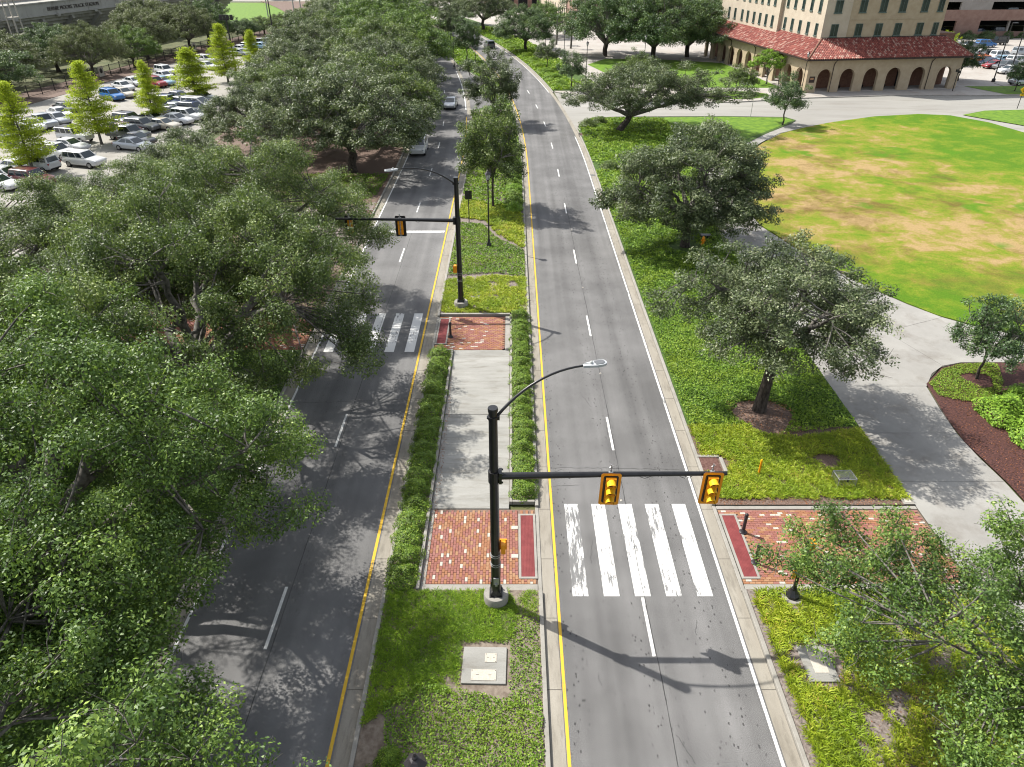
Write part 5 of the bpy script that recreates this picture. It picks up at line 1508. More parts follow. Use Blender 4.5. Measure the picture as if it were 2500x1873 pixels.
def car_kind(kind):
    q = SPEC[kind]; L, Wd = q['L'], q['W'] / 1.86
    parts = []
    mb = MB(); secs = []
    for (x, w_, zb, zt) in q['st']:
        w_ *= Wd; h = zt - zb
        half = [(w_ * .8, zb), (w_ * .98, zb + .1), (w_, zb + h * .5), (w_ * .965, zb + h * .8), (w_ * .88, zt - .02), (w_ * .7, zt)]
        secs.append([(x * L, yy, zz) for yy, zz in half] + [(x * L, -yy, zz) for yy, zz in half[::-1]])
    n = len(secs[0])
    vs = [p_ for s_ in secs for p_ in s_]
    fs = [(i * n + j, (i + 1) * n + j, (i + 1) * n + (j + 1) % n, i * n + (j + 1) % n) for i in range(len(secs) - 1) for j in range(n)]
    fs = [f[::-1] for f in fs]
    fs += [tuple(range(n)), tuple((len(secs) - 1) * n + j for j in range(n - 1, -1, -1))]
    mb.add(vs, fs)
    xr0, xf0, xr1, xf1, zb, zt, wb, wt = q['cab']
    wb *= Wd; wt *= Wd
    B = [(xr0 * L, -wb, zb - .08), (xf0 * L, -wb * .96, zb - .08), (xf0 * L, wb * .96, zb - .08), (xr0 * L, wb, zb - .08)]
    Tm = [(xr1 * L - .05, -wt - .05, zt - .07), (xf1 * L + .08, -wt - .05, zt - .07), (xf1 * L + .08, wt + .05, zt - .07), (xr1 * L - .05, wt + .05, zt - .07)]
    Tt = [(xr1 * L + .1, -wt + .06, zt), (xf1 * L - .12, -wt + .06, zt), (xf1 * L - .12, wt - .06, zt), (xr1 * L + .1, wt - .06, zt)]
    mb.add(B + Tm + Tt, [(0, 1, 5, 4), (1, 2, 6, 5), (2, 3, 7, 6), (3, 0, 4, 7), (4, 5, 9, 8), (5, 6, 10, 9), (6, 7, 11, 10), (7, 4, 8, 11), (8, 9, 10, 11)])
    if kind == 'pickup':
        pass
    parts.append(('body', mb, 'PAINT', True, (0, 0, 0)))
    def quad(A, Bp, C, D, u0, u1, v0, v1, off):
        A, Bp, C, D = map(Vector, (A, Bp, C, D))
        f = lambda u, v: (A * (1 - u) + Bp * u) * (1 - v) + (D * (1 - u) + C * u) * v
        nr = (Bp - A).cross(D - A).normalized() * off
        ps = [f(u0, v0) + nr, f(u1, v0) + nr, f(u1, v1) + nr, f(u0, v1) + nr]
        m_ = MB(); m_.add([tuple(p_) for p_ in ps] + [tuple(p_ - nr * 1.5) for p_ in ps], [(0, 1, 2, 3), (0, 4, 5, 1), (1, 5, 6, 2), (2, 6, 7, 3), (3, 7, 4, 0)])
        return m_
    parts.append(('windshield', quad(B[1], B[2], Tm[2], Tm[1], .05, .95, .14, .97, .012), 'glass_car', False, (0, 0, 0)))
    parts.append(('rear_window', quad(B[3], B[0], Tm[0], Tm[3], .08, .92, .2, .93, .012), 'glass_car', False, (0, 0, 0)))
    for nm, (a, b_, c_, d_) in (('r', (B[0], B[1], Tm[1], Tm[0])), ('l', (B[2], B[3], Tm[3], Tm[2]))):
        cuts = [(.1, .48), (.53, .9)] if kind in ('sedan', 'pickup') else [(.05, .3), (.34, .62), (.66, .92)]
        for u0, u1 in cuts:
            if nm == 'l': u0, u1 = 1 - u1, 1 - u0
            parts.append(('side_window', quad(a, b_, c_, d_, u0, u1, .2, .92, .012), 'glass_car', False, (0, 0, 0)))
    rw = .33 if kind == 'sedan' else .37
    wm = MB()
    wm.tube([(0, -.11, 0), (0, -.09, 0), (0, .09, 0), (0, .11, 0)], [rw * .86, rw, rw, rw * .86], 14, 0)
    wm.tube([(0, -.115, 0), (0, .115, 0)], [rw * .62, rw * .62], 10, 1)
    for sx in (-.31, .3):
        for sy in (-1, 1): parts.append(('wheel', wm, ('tyre', 'rim'), False, (sx * L, sy * (Wd * .93 - .1), rw)))
    hz = q['st'][-2][3] - .08
    for sy in (-1, 1):
        parts.append(('headlight', MB().box((0, 0, 0), (.22, .34, .13), sy * -.5), 'head', False, (.475 * L, sy * Wd * .66, hz)))
        parts.append(('tail_light', MB().box((0, 0, 0), (.12, .26, .2 if kind != 'sedan' else .14)), 'tail', False, (-.487 * L, sy * Wd * .72, q['st'][1][3] - .16)))
    parts.append(('grille', MB().box((0, 0, 0), (.1, Wd * .9, .18)), 'trim', False, (.488 * L, 0, hz - .14)))
    parts.append(('bumper', MB().box((0, 0, 0), (.16, Wd * 1.3, .14)), 'trim', False, (-.49 * L, 0, .42)))
    for sy in (-1, 1): parts.append(('mirror', MB().box((0, 0, 0), (.1, .2, .14)), 'PAINT', False, (xf0 * L - .25, sy * (wb + .08), zb + .08)))
    if kind == 'pickup': parts.append(('cargo_bed', MB().box((0, 0, 0), (.34 * L, Wd * 1.5, .03)), 'trim', False, (-.31 * L, 0, 1.155)))
    if kind == 'jeep': parts.append(('roof_cover', MB().box((0, 0, 0), (.5 * L, Wd * 1.5, .05)), 'trim', False, (-.2 * L, 0, 1.875)))
    if kind in ('suv', 'minivan'):
        rr = MB(); rr.box((-.18 * L, -.55, zt + .02), (1.7, .04, .04)); rr.box((-.18 * L, .55, zt + .02), (1.7, .04, .04))
        parts.append(('roof_rack', rr, 'trim', False, (0, 0, 0)))
    out = []
    for nm, m_, mat, sm, loc in parts:
        me = bpy.data.meshes.new(nm)
        me.from_pydata(m_.v, [], m_.f)
        if sm:
            me.polygons.foreach_set('use_smooth', [True] * len(me.polygons))
            me.set_sharp_from_angle(angle=R(35))
        if mat == 'PAINT': me.materials.append(M['paint_white'])
        elif isinstance(mat, tuple):
            for x_ in mat: me.materials.append(M[x_])
            me.polygons.foreach_set('material_index', m_.m)
        else: me.materials.append(M[mat])
        out.append((nm, me, mat == 'PAINT', loc))
    return out
KINDS = {k: car_kind(k) for k in SPEC}
def car(kind, colour, x, y, z, head, label, group, parts=True):
    t = thing({'suv': 'sport_utility_car', 'pickup': 'pickup_truck', 'jeep': 'boxy_car', 'minivan': 'minivan', 'sedan': 'sedan'}[kind], label, 'car' if kind != 'pickup' else 'pickup truck', (x, y, z), head, group)
    for nm, me, pt, loc in KINDS[kind]:
        o = bpy.data.objects.new(nm, me)
        link(o, t); o.location = loc
        if pt:
            o.material_slots[0].link = 'OBJECT'; o.material_slots[0].material = M['paint_' + colour]
    return t
NOUN = {'suv': 'SUV', 'sedan': 'sedan', 'pickup': 'pickup truck', 'jeep': 'boxy off-road car', 'minivan': 'minivan'}
p = G(1101, 262); car('sedan', 'silver', p.x, p.y, 0.004, -PI / 2 - 0.04, 'silver sedan driving towards the camera on the left road', None)
p = G(1016, 372); car('suv', 'white', -11.2 + xo(p.y), p.y, 0.004, -PI / 2, 'white car half hidden by the oak on the left road', None)
p = G(1195, 117); car('suv', 'grey', p.x, p.y, 0.004, PI / 2 + 0.24, 'dark grey SUV driving away on the right road bend', None)

LOT = 'cars parked in the left lot'
A1, A2, A3 = -0.62, -0.3, -0.42
lot_cars = [  # px, py, kind, colour, heading, where
 (108, 313, 'pickup', 'silver', A1, 'nose-out in the fence row, right of the first cypress'),
 (145, 303, 'sedan', 'silver', A1, 'in the fence row beside the silver pickup truck'),
 (150, 290, 'sedan', 'white', A1, 'in the fence row, second up from the silver pickup truck'),
 (166, 277, 'sedan', 'black', A1, 'in the fence row, left of the second cypress top'),
 (84, 320, 'sedan', 'white', A1, 'behind the first cypress in the fence row'),
 (14, 344, 'sedan', 'navy', A1 + PI, 'at the left edge behind the first cypress, lower one'),
 (8, 323, 'suv', 'black', A1 + PI, 'at the left edge behind the first cypress, upper one'),
 (190, 349, 'jeep', 'white', A2, 'with black top beside the second cypress'),
 (176, 370, 'sedan', 'white', A2, 'just below the boxy white car with black top'),
 (146, 388, 'suv', 'white', A2, 'between the first cypress and the oak leaves'),
 (212, 408, 'suv', 'white', A2, 'half covered by oak leaves, right of the white SUV with big wheel'),
 (100, 418, 'suv', 'white', A2 + PI, 'showing its rear wheel beside the first cypress trunk'),
 (50, 424, 'sedan', 'white', A2, 'left of the first cypress trunk'),
 (22, 443, 'sedan', 'white', A2, 'at the left edge above the red car'),
 (88, 455, 'suv', 'dark red', A2, 'in the lower lot beside the oak leaves'),
 (2, 464, 'sedan', 'white', A2, 'at the left edge below the red car'),
 (278, 246, 'suv', 'blue', A1, 'in the fence row right of the second cypress'),
 (306, 239, 'sedan', 'beige', A1, 'in the fence row behind the bright blue SUV'),
 (304, 222, 'sedan', 'white', A1, 'in the fence row behind the beige sedan'),
 (330, 211, 'sedan', 'white', A1, 'in the fence row behind the third cypress'),
 (383, 214, 'suv', 'red', A1, 'in the fence row right of the third cypress'),
 (403, 209, 'sedan', 'pale blue', A1, 'in the fence row beside the red SUV'),
 (404, 196, 'sedan', 'white', A1, 'in the fence row above the pale blue sedan'),
 (406, 184, 'suv', 'white', A1, 'in the fence row, left of the fourth cypress'),
 (322, 308, 'suv', 'black', A2, 'in the middle row, topmost dark one right of the second cypress'),
 (312, 320, 'sedan', 'grey', A2, 'in the middle row below the black SUV'),
 (308, 330, 'sedan', 'dark red', A2, 'in the middle row above the grey pickup truck'),
 (318, 343, 'pickup', 'grey', A2, 'with open bed in the middle row'),
 (340, 355, 'sedan', 'black', A2, 'just below the grey pickup truck'),
 (330, 368, 'sedan', 'silver', A2, 'in the middle row at the oak leaves'),
 (352, 322, 'suv', 'grey', A2, 'in the middle row behind the grey pickup truck'),
 (376, 302, 'sedan', 'white', A2, 'with windscreen in the sun, below the third cypress'),
 (434, 305, 'sedan', 'white', A2, 'in the middle row, left one of two at the oak crown'),
 (462, 297, 'suv', 'white', A2, 'in the middle row, right one of two at the oak crown'),
 (402, 318, 'sedan', 'beige', A2, 'in the middle row just left of the oak crown'),
 (424, 286, 'sedan', 'black', A2, 'right of the third cypress foot'),
 (436, 277, 'sedan', 'silver', A2, 'in the row right of the third cypress'),
 (418, 262, 'suv', 'navy', A2, 'right of the third cypress, uppermost of its row'),
 (446, 261, 'sedan', 'grey', A2, 'beside the uppermost navy SUV'),
 (487, 268, 'minivan', 'white', A2, 'beside the fourth cypress trunk'),
 (478, 280, 'suv', 'navy', A2, 'in front of the white minivan'),
 (482, 293, 'sedan', 'grey', A2, 'two cars below the white minivan'),
 (441, 248, 'sedan', 'navy', A2, 'left of the fourth cypress trunk'),
 (498, 250, 'sedan', 'silver', A2, 'right of the fourth cypress trunk'),
 (505, 157, 'suv', 'white', A1, 'in the fence row left of the tall fifth cypress, upper one'),
 (508, 171, 'sedan', 'white', A1, 'in the fence row left of the tall fifth cypress, lower one'),
 (590, 138, 'sedan', 'silver', A3, 'in the far row right of the tall fifth cypress, lowest'),
 (592, 128, 'sedan', 'white', A3, 'in the far row right of the tall fifth cypress, second'),
 (604, 121, 'sedan', 'silver', A3, 'in the far row behind the small far cypress'),
 (642, 121, 'sedan', 'pale blue', A3, 'in the far row right of the small far cypress'),
 (650, 114, 'suv', 'grey', A3, 'in the far row above the pale blue car'),
 (664, 109, 'sedan', 'white', A3, 'in the far row between the grey SUV and the blue pair'),
 (672, 102.5, 'sedan', 'navy', A3, 'in the far row, left one of the blue pair'),
 (686, 99, 'sedan', 'blue', A3, 'in the far row, right one of the blue pair'),
 (697, 95, 'sedan', 'silver', A3, 'in the far row just past the blue pair'),
 (708, 92, 'suv', 'white', A3, 'in the far row, second past the blue pair'),
 (718, 86.5, 'sedan', 'dark red', A3, 'in the far row near the floodlight pole'),
 (730, 83, 'sedan', 'white', A3, 'in the far row at the floodlight pole'),
 (737, 77.5, 'suv', 'silver', A3, 'in the far row behind the floodlight pole'),
 (741, 73, 'sedan', 'red', A3, 'next to last of the far row'),
 (749, 67.5, 'sedan', 'black', A3, 'last of the far row'),
]
for px, py, k, c, hd, where in lot_cars:
    p = G(px, py)
    car(k, c, p.x, p.y, 0.13, hd, '%s %s %s' % (c, NOUN[k] if k != 'jeep' else 'boxy car', where), LOT)
RL = 'cars parked in the right lot'
for px, py, k, c, hd, where in [
 (2318, 114, 'pickup', 'white', 0.1, 'in the back row beside the arcade'), (2368, 118, 'sedan', 'grey', 0.3, 'in the back row'), (2404, 116, 'suv', 'blue', 0.1, 'in the back row'), (2432, 110, 'jeep', 'black', PI, 'in the back row under the garage opening'),
 (2389, 139, 'sedan', 'white', 0.25, 'in the second row, leftmost'), (2416, 142, 'suv', 'black', 0.25, 'in the second row behind the orange car'), (2386, 158, 'suv', 'orange', 0.25 + PI, 'in the front row, the only orange one'), (2443, 145, 'minivan', 'white', 0.25, 'in the second row beside the sapling'),
 (2412, 161, 'sedan', 'navy', 0.25 + PI, 'in the front row right of the orange car'), (2448, 154, 'sedan', 'pale blue', 0.25, 'in the second row, right of the white minivan'), (2424, 167, 'sedan', 'red', 0.25 + PI, 'in the front row, the only red one'), (2482, 157, 'suv', 'white', 0.25, 'in the second row at the right edge'),
 (2450, 171, 'suv', 'grey', 0.25 + PI, 'in the front row right of the red car'), (2460, 180, 'sedan', 'white', 0.25 + PI, 'in the front row behind the sapling'), (2494, 208, 'sedan', 'silver', 0.2, 'at the right edge near the turf'), (2497, 136, 'minivan', 'silver', 0.2, 'at the right edge, far back')]:
    p = G(px, py)
    car(k, c, p.x, p.y, 0.055, hd, '%s %s %s, right lot' % (c, NOUN[k], where), RL)
p = G(432, 10); car('sedan', 'white', p.x, p.y, 0.0, 0.1, 'far white sedan beyond the stadium end at the top edge', None)

# ================================================================== buildings
M['stucco'] = simple('tan_stucco', (0.47, 0.37, 0.25), (0.54, 0.44, 0.31), 1.2)
M['stucco_pale'] = simple('cream_stucco', (0.55, 0.47, 0.37), (0.62, 0.54, 0.43), 0.8)  # on the tower, this paler stucco paints in the sunlit flank
M['facing_brick'] = simple('brown_facing_brick', (0.2, 0.1, 0.07), (0.28, 0.15, 0.1), 3.0)
M['rose_brick'] = simple('rose_facing_brick', (0.33, 0.2, 0.16), (0.4, 0.26, 0.21), 1.0)
M['concrete_wall'] = concrete('stadium_concrete', (0.42, 0.41, 0.38), (0.52, 0.51, 0.47), (0.14, 0.12, 0.1), 0.6, 0.25, (1, 1, 0.5))
M['garage_wall'] = simple('garage_concrete', (0.36, 0.33, 0.3), (0.42, 0.39, 0.36), 0.8)
M['win_frame'] = simple('dark_teal_frame', (0.1, 0.14, 0.125), (0.13, 0.18, 0.16), 4, 0.5)
M['win_glass'] = simple('window_glass', (0.02, 0.034, 0.034), (0.05, 0.075, 0.072), 0.6, 0.1, 0, 0.6)
M['dark_inside'] = simple('dark_interior', (0.015, 0.015, 0.016), None)
M['eave'] = simple('dark_eave', (0.04, 0.025, 0.022), None, rough=0.5)
def tile_mat():
    m, nt, b = base_mat('clay_roof_tiles', 0.7, 0, 0.3)
    at = nd(nt, 'Attribute', attribute_name='lv')
    nt.links.new(ramp(nt, at.outputs['Fac'], [(0.0, (0.13, 0.035, 0.03)), (0.55, (0.24, 0.07, 0.055)), (0.82, (0.3, 0.1, 0.075)), (0.84, (0.3, 0.15, 0.12)), (1.0, (0.4, 0.25, 0.2))]), b.inputs['Base Color'])
    return m
M['tiles'] = tile_mat()

def windows(parent, O, U, N, items, frame='win_frame', glass='win_glass', two=True):
    """items: (u along wall, sill height, width, height); O wall origin, U along, N outward, all in building space"""
    O, U, N = Vector(O), Vector(U), Vector(N)
    Zv = Vector((0, 0, 1))
    cache = {}
    for (u, z, w_, h) in items:
        key = (round(w_, 3), round(h, 3))
        if key not in cache:
            fr, gl = MB(), MB()
            t_ = 0.07
            f = lambda a, b, c: (a, -c, b)
            for (a0, a1, b0, b1) in ((-w_/2, -w_/2 + t_, 0, h), (w_/2 - t_, w_/2, 0, h), (-w_/2 + t_, w_/2 - t_, 0, t_), (-w_/2 + t_, w_/2 - t_, h - t_, h)):
                fr.prism([(a0, b0), (a1, b0), (a1, b1), (a0, b1)], -0.02, 0.08, f=f)
            if two: fr.prism([(-0.03, t_), (0.03, t_), (0.03, h - t_), (-0.03, h - t_)], 0.0, 0.07, f=f)
            fr.prism([(-w_/2 - 0.08, -0.12), (w_/2 + 0.08, -0.12), (w_/2 + 0.08, -0.005), (-w_/2 - 0.08, -0.005)], -0.02, 0.14, f=f)
            a = bpy.data.meshes.new('window'); a.from_pydata(fr.v, [], fr.f); a.materials.append(M[frame])
            ww = (w_ - 2 * t_) / 2 - 0.03 if two else w_ - 2 * t_
            gl.prism([(-ww/2, 0), (ww/2, 0), (ww/2, h - 2 * t_), (-ww/2, h - 2 * t_)], -0.01, 0.035, f=f)
            g = bpy.data.meshes.new('pane'); g.from_pydata(gl.v, [], gl.f); g.materials.append(M[glass])
            cache[key] = (a, g, ww, t_)
        a, g, ww, t_ = cache[key]
        o = bpy.data.objects.new('window', a); link(o, parent)
        o.location = O + U * u + Zv * z
        o.rotation_euler = (0, 0, math.atan2(U.y, U.x))
        for sx in ((-1, 1) if two else (0,)):
            q = bpy.data.objects.new('pane', g); link(q, o)
            q.location = (sx * (ww / 2 + 0.03), 0, t_)

# ---- arcade with tower behind
B = thing('arcade_building', 'tan arcaded building with red tiled roof and cream tower beside the oval lawn', 'building', (48.8, 126.5, 0.06), R(8.6))
EV = 5.05
def arch_bay(u0, u1, c, w_, spring, parent, O, U, N, h=EV, th=0.55):
    O, U, N = Vector(O), Vector(U), Vector(N)
    poly = [(u0, 0), (c - w_/2, 0), (c - w_/2, spring)]
    for k in range(1, 12):
        a = PI - PI * k / 12
        poly.append((c + w_/2 * math.cos(a), spring + w_/2 * math.sin(a)))
    poly += [(c + w_/2, spring), (c + w_/2, 0), (u1, 0), (u1, h), (u0, h)]
    f = lambda a, b, d: tuple(O + U * a + N * (-d) + Vector((0, 0, b)))
    MB().prism(poly, 0.0, th, f=f).build('arch_bay', M['stucco'], parent)
    # raised surround
    ring = []
    for k in range(0, 13):
        a = PI - PI * k / 12
        ring.append((c + (w_/2 + 0.16) * math.cos(a), spring + (w_/2 + 0.16) * math.sin(a)))
    inn = [(c + (w_/2 + 0.0) * math.cos(PI * k / 12), spring + w_/2 * math.sin(PI * k / 12)) for k in range(0, 13)]
    MB().prism(ring + inn, -0.035, 0.02, f=f).build('arch_surround', M['stucco'], parent)
FB = [0.0, 4.9, 9.1, 13.3, 17.7, 22.3, 27.8]
FC = [3.15, 7.25, 11.5, 15.6, 20.1, 25.0]
for i in range(6):
    arch_bay(FB[i], FB[i + 1], FC[i], 2.5, 2.35, B, (0, 0, 0), (1, 0, 0), (0, -1, 0))
for i in range(11):
    a = 0.56 + i * 4.0
    arch_bay(a, a + 4.0, a + 2.0, 2.5, 2.35, B, (0, 0, 0), (0, 1, 0), (-1, 0, 0))
arch_bay(0.56, 6.0, 3.2, 2.5, 2.35, B, (27.8, 0, 0), (0, 1, 0), (1, 0, 0))
MB().box((14.9, 3.75, 2.45), (25.0, 0.3, 4.9)).build('inner_wall', M['facing_brick'], B)
MB().box((2.25, 24.2, 2.45), (0.3, 40.4, 4.9)).build('inner_wall', M['facing_brick'], B)
MB().box((14.0, 22.5, 0.04), (27.7, 44.8, 0.08)).build('arcade_floor', M['plaza'], B)
MB().box((14.0, 22.5, EV - 0.1), (26.6, 43.6, 0.12)).build('arcade_ceiling', M['stucco'], B)
dr = MB().box((20.0, 3.56, 1.6), (2.6, 0.1, 3.1)).build('door', M['dark_inside'], B)
for sx in (-0.62, 0.62): MB().box((20.0 + sx, 3.49, 1.6), (1.1, 0.04, 2.9)).build('door_leaf', M['win_glass'], dr)
pl = MB().box((1.0, -0.03, 2.05), (0.95, 0.05, 0.95)).build('wall_plaque', M['eave'], B)
MB().box((0.95, -0.062, 2.18), (0.6, 0.012, 0.3)).build('plaque_emblem', M['brick_tan'], pl)
for u in (4.4, 22.0):
    MB().tube([(u + 0.1, -0.75, EV + 0.1), (u + 0.1, -0.12, EV - 0.5), (u, -0.09, EV - 0.9), (u, -0.09, 0.05)], 0.06, 6).build('downpipe', M['eave'], B)
for v_ in (9, 20, 31):
    MB().tube([(-0.75, v_, EV + 0.1), (-0.12, v_, EV - 0.5), (-0.09, v_, EV - 0.9), (-0.09, v_, 0.05)], 0.06, 6).build('downpipe', M['eave'], B)
# roof decks
ZE, ZT = EV + 0.16, 7.75
x0, x1, xt0, xt1, yf, yt, yb = -0.9, 28.7, 3.5, 26.2, -0.9, 3.85, 44.6
rf = MB()
rf.add([(x0, yf, ZE), (x1, yf, ZE), (xt1, yt, ZT), (xt0, yt, ZT), (x0, yb, ZE), (xt0, yb, ZT), (x1, 12, ZE), (xt1, 12, ZT)], [(0, 1, 2, 3), (0, 3, 5, 4), (1, 6, 7, 2)])
rf.add([(x0, yf, ZE - 0.18), (x1, yf, ZE - 0.18), (x1, 12, ZE - 0.18), (x0, yb, ZE - 0.18), (1.0, 1.0, ZE - 0.18), (27, 1.0, ZE - 0.18), (27, 12, ZE - 0.18), (1.0, yb, ZE - 0.18)], [(0, 4, 5, 1), (0, 3, 7, 4), (1, 5, 6, 2)])
ro = rf.build('roof', M['facing_brick'], B)
ft = MB()
ft.box(((x0 + x1) / 2, yf - 0.06, ZE - 0.1), (x1 - x0 + 0.24, 0.12, 0.2)); ft.box((x0 - 0.06, (yf + yb) / 2, ZE - 0.1), (0.12, yb - yf, 0.2)); ft.box((x1 + 0.06, 5.6, ZE - 0.1), (0.12, 12.8, 0.2))
ft.build('gutter', M['eave'], ro)
def tile_slope(A, Bv, C, D, seed):
    """A-B eave, D-C ridge; barrel tiles in courses"""
    A, Bv, C, D = map(Vector, (A, Bv, C, D))
    rs = np.random.default_rng(seed)
    e = (Bv - A).normalized(); wid = (Bv - A).length
    upv = (D - A) - e * (D - A).dot(e); ln = upv.length; s_ = upv.normalized(); nr = e.cross(s_)
    l0, l1 = (D - A).dot(e), (C - A).dot(e)
    pitch, course = 0.31, 0.42
    V, F_, T = [], [], []
    nc_, nr_ = int(wid / pitch), int(ln / course)
    for j in range(nr_ + 1):
        v0 = j * course; v1 = min(ln, v0 + course * 1.08)
        if v0 >= ln - 0.05: continue
        fr_ = (v0 + 0.2) / ln
        lo, hi = l0 * fr_, wid + (l1 - wid) * fr_
        light = 0.0
        for i in range(nc_):
            u = (i + 0.5) * pitch
            if u < lo or u > hi: continue
            c0 = A + e * u + s_ * v0 + nr * 0.05; c1 = A + e * u + s_ * v1 + nr * 0.02
            b = len(V); rd = 0.125
            for c_, r_ in ((c0, rd), (c1, rd * 0.9)):
                for k in range(5):
                    a = PI * k / 4
                    V.append(tuple(c_ + e * (-math.cos(a) * r_) + nr * (math.sin(a) * r_)))
            fcs = [(b + k, b + k + 1, b + 6 + k, b + 5 + k) for k in range(4)]
            tone = rs.uniform(0.1, 0.8) if rs.random() > 0.2 else rs.uniform(0.86, 1.0)
            F_ += fcs; T += [tone] * 4
    return V, F_, T
V, F_, T = [], [], []
for sl in (((x0, yf, ZE), (x1, yf, ZE), (xt1, yt, ZT), (xt0, yt, ZT), 1), ((x0, yb, ZE), (x0, yf, ZE), (xt0, yt, ZT), (xt0, yb, ZT), 2), ((x1, yf, ZE), (x1, 12, ZE), (xt1, 12, ZT), (xt1, yt, ZT), 3)):
    v_, f_, t_ = tile_slope(*sl)
    b = len(V); V += v_; F_ += [tuple(i + b for i in q) for q in f_]; T += t_
me = np_mesh('roof_tile', np.array(V), np.array(F_), 4, np.array(T), True); me.materials.append(M['tiles'])
o = link(bpy.data.objects.new('roof_tile', me), ro); o['kind'] = 'stuff'
rdg = MB()
rdg.tube([(x0, yf, ZE + 0.1), (xt0, yt, ZT + 0.1)], 0.14, 8)
rdg.build('hip_ridge', M['facing_brick'], ro)
MB().tube([(x1, yf, ZE + 0.1), (xt1, yt, ZT + 0.1)], 0.14, 8).build('hip_ridge', M['facing_brick'], ro)
fl = MB(); fl.box(((xt0 + xt1) / 2, yt - 0.05, ZT + 0.06), (xt1 - xt0, 0.16, 0.2)); fl.box((xt0 - 0.05, 24, ZT + 0.06), (0.16, 40, 0.2)); fl.build('flashing', M['eave'], ro)
# tower
TH = 25.0
MB().box((14.2, 11.0, TH / 2), (21.6, 14.0, TH)).build('tower_wall', M['stucco'], B)  # shade on the front is put into the colour: tan beside the cream flank
MB().box((5.4, 11.05, TH / 2), (4.5, 14.6, TH)).build('tower_bay', M['stucco_pale'], B)
MB().box((9.2, 31.2, TH / 2), (13.4, 26.0, TH)).build('tower_wing', M['stucco_pale'], B)
MB().box((26.4, 7.0, 4.1), (3.6, 5.5, 8.2)).build('brick_stair_block', M['facing_brick'], B)
for z in (7.9, 11.4, 14.9, 18.4):
    bd = MB(); bd.box((14.3, 3.98, z + 2.6), (21.5, 0.06, 0.1)); bd.build('string_course', M['stucco'], B)
rows = (8.05, 11.55, 15.05, 18.55)
fw = [(9.8, 1.25), (13.4, 1.25), (16.9, 1.25), (20.9, 1.25), (23.8, 1.0)]
for z in rows[:3]:
    windows(B, (0, 3.99, 0), (1, 0, 0), (0, -1, 0), [(u, z, w_, 1.85) for u, w_ in fw])
    windows(B, (0, 3.74, 0), (1, 0, 0), (0, -1, 0), [(5.3, z, 1.3, 1.85)])
    windows(B, (3.14, 0, 0), (0, -1, 0), (-1, 0, 0), [(-v_, z, 0.85, 1.85) for v_ in (5.6, 8.4, 11.2, 14.0, 16.7)], two=False)
    windows(B, (2.49, 0, 0), (0, -1, 0), (-1, 0, 0), [(-v_, z, 0.85, 1.85) for v_ in (20.4, 23.0, 25.6, 28.2, 31.0, 33.6, 37.0, 40.0)], two=False)
for i, u in enumerate((7.25, 11.5, 15.6)):
    p = B.matrix_basis @ Vector((u, 2.9, 0.1))
    t = thing('bench', 'dark bench inside the arcade, behind the %s arch from the left' % ORD[i + 1], 'bench', p, R(8.6), 'benches in the arcade')
    s_ = MB()
    for k in range(4): s_.box((0, -0.2 + 0.13 * k, 0.45), (1.7, 0.1, 0.04))
    s_.build('seat', M['black_metal'], t)
    bk = MB()
    for k in range(3): bk.box((0, 0.28, 0.6 + 0.14 * k), (1.7, 0.04, 0.1))
    bk.build('backrest', M['black_metal'], t)
    for sx in (-0.75, 0.75): MB().box((sx, 0.03, 0.24), (0.07, 0.55, 0.45)).build('leg', M['black_metal'], t)
bx_ = MB()

# ---- brick and cream block in the distance
B2 = thing('far_building', 'cream and rose brick block behind the palms at the top edge', 'building', (18.2, 223.8, 0.0), R(7.5))
MB().box((20, 15, 9), (40, 30, 18)).build('brick_block', M['rose_brick'], B2)
MB().box((5.2, 50, 8.5), (9.0, 39.9, 17)).build('cream_wing', M['stucco_pale'], B2)
MB().box((-0.1, 21, 8.8), (0.6, 14, 17.6)).build('cream_bay', M['stucco_pale'], B2)
windows(B2, (0, -0.01, 0), (1, 0, 0), (0, -1, 0), [(5.5, 9.5, 3.6, 3.2), (14, 9.5, 3.6, 3.2)], glass='dark_inside')
for z in (2.2, 6.0, 9.8):
    windows(B2, (-0.41, 0, 0), (0, -1, 0), (-1, 0, 0), [(-v_, z, 0.9, 2.2) for v_ in (16, 19, 22, 25)], two=False)
    windows(B2, (-0.01, 0, 0), (0, -1, 0), (-1, 0, 0), [(-v_, z, 0.9, 2.2) for v_ in (3, 6, 9)], two=False)
    windows(B2, (0.69, 0, 0), (0, -1, 0), (-1, 0, 0), [(-v_, z, 0.9, 2.2) for v_ in (33, 37, 41, 45, 49, 53)], two=False)
B3 = thing('far_hall', 'reddish brick hall with dark openings at the top edge above the road bend', 'building', (-4, 292, 0), R(5))
MB().box((10, 10, 6), (30, 20, 12)).build('wall', M['rose_brick'], B3)
windows(B3, (0, -0.01, 0), (1, 0, 0), (0, -1, 0), [(u, 0.4, 3.4, 3.6) for u in (-2, 3, 8, 13, 18)], glass='dark_inside')
# ---- steps on the north lawn walk
st = thing('garden_steps', 'curved pale steps beside the big oaks of the north lawn', 'steps', (14.6, 166.0, 0.06), 0.1)
for k in range(4):
    MB().box((2.2, k * 0.9, 0.08 + k * 0.16), (7.0 - k * 0.3, 0.86, 0.16 + 0.001 * k)).build('step', M['kerb'], st)

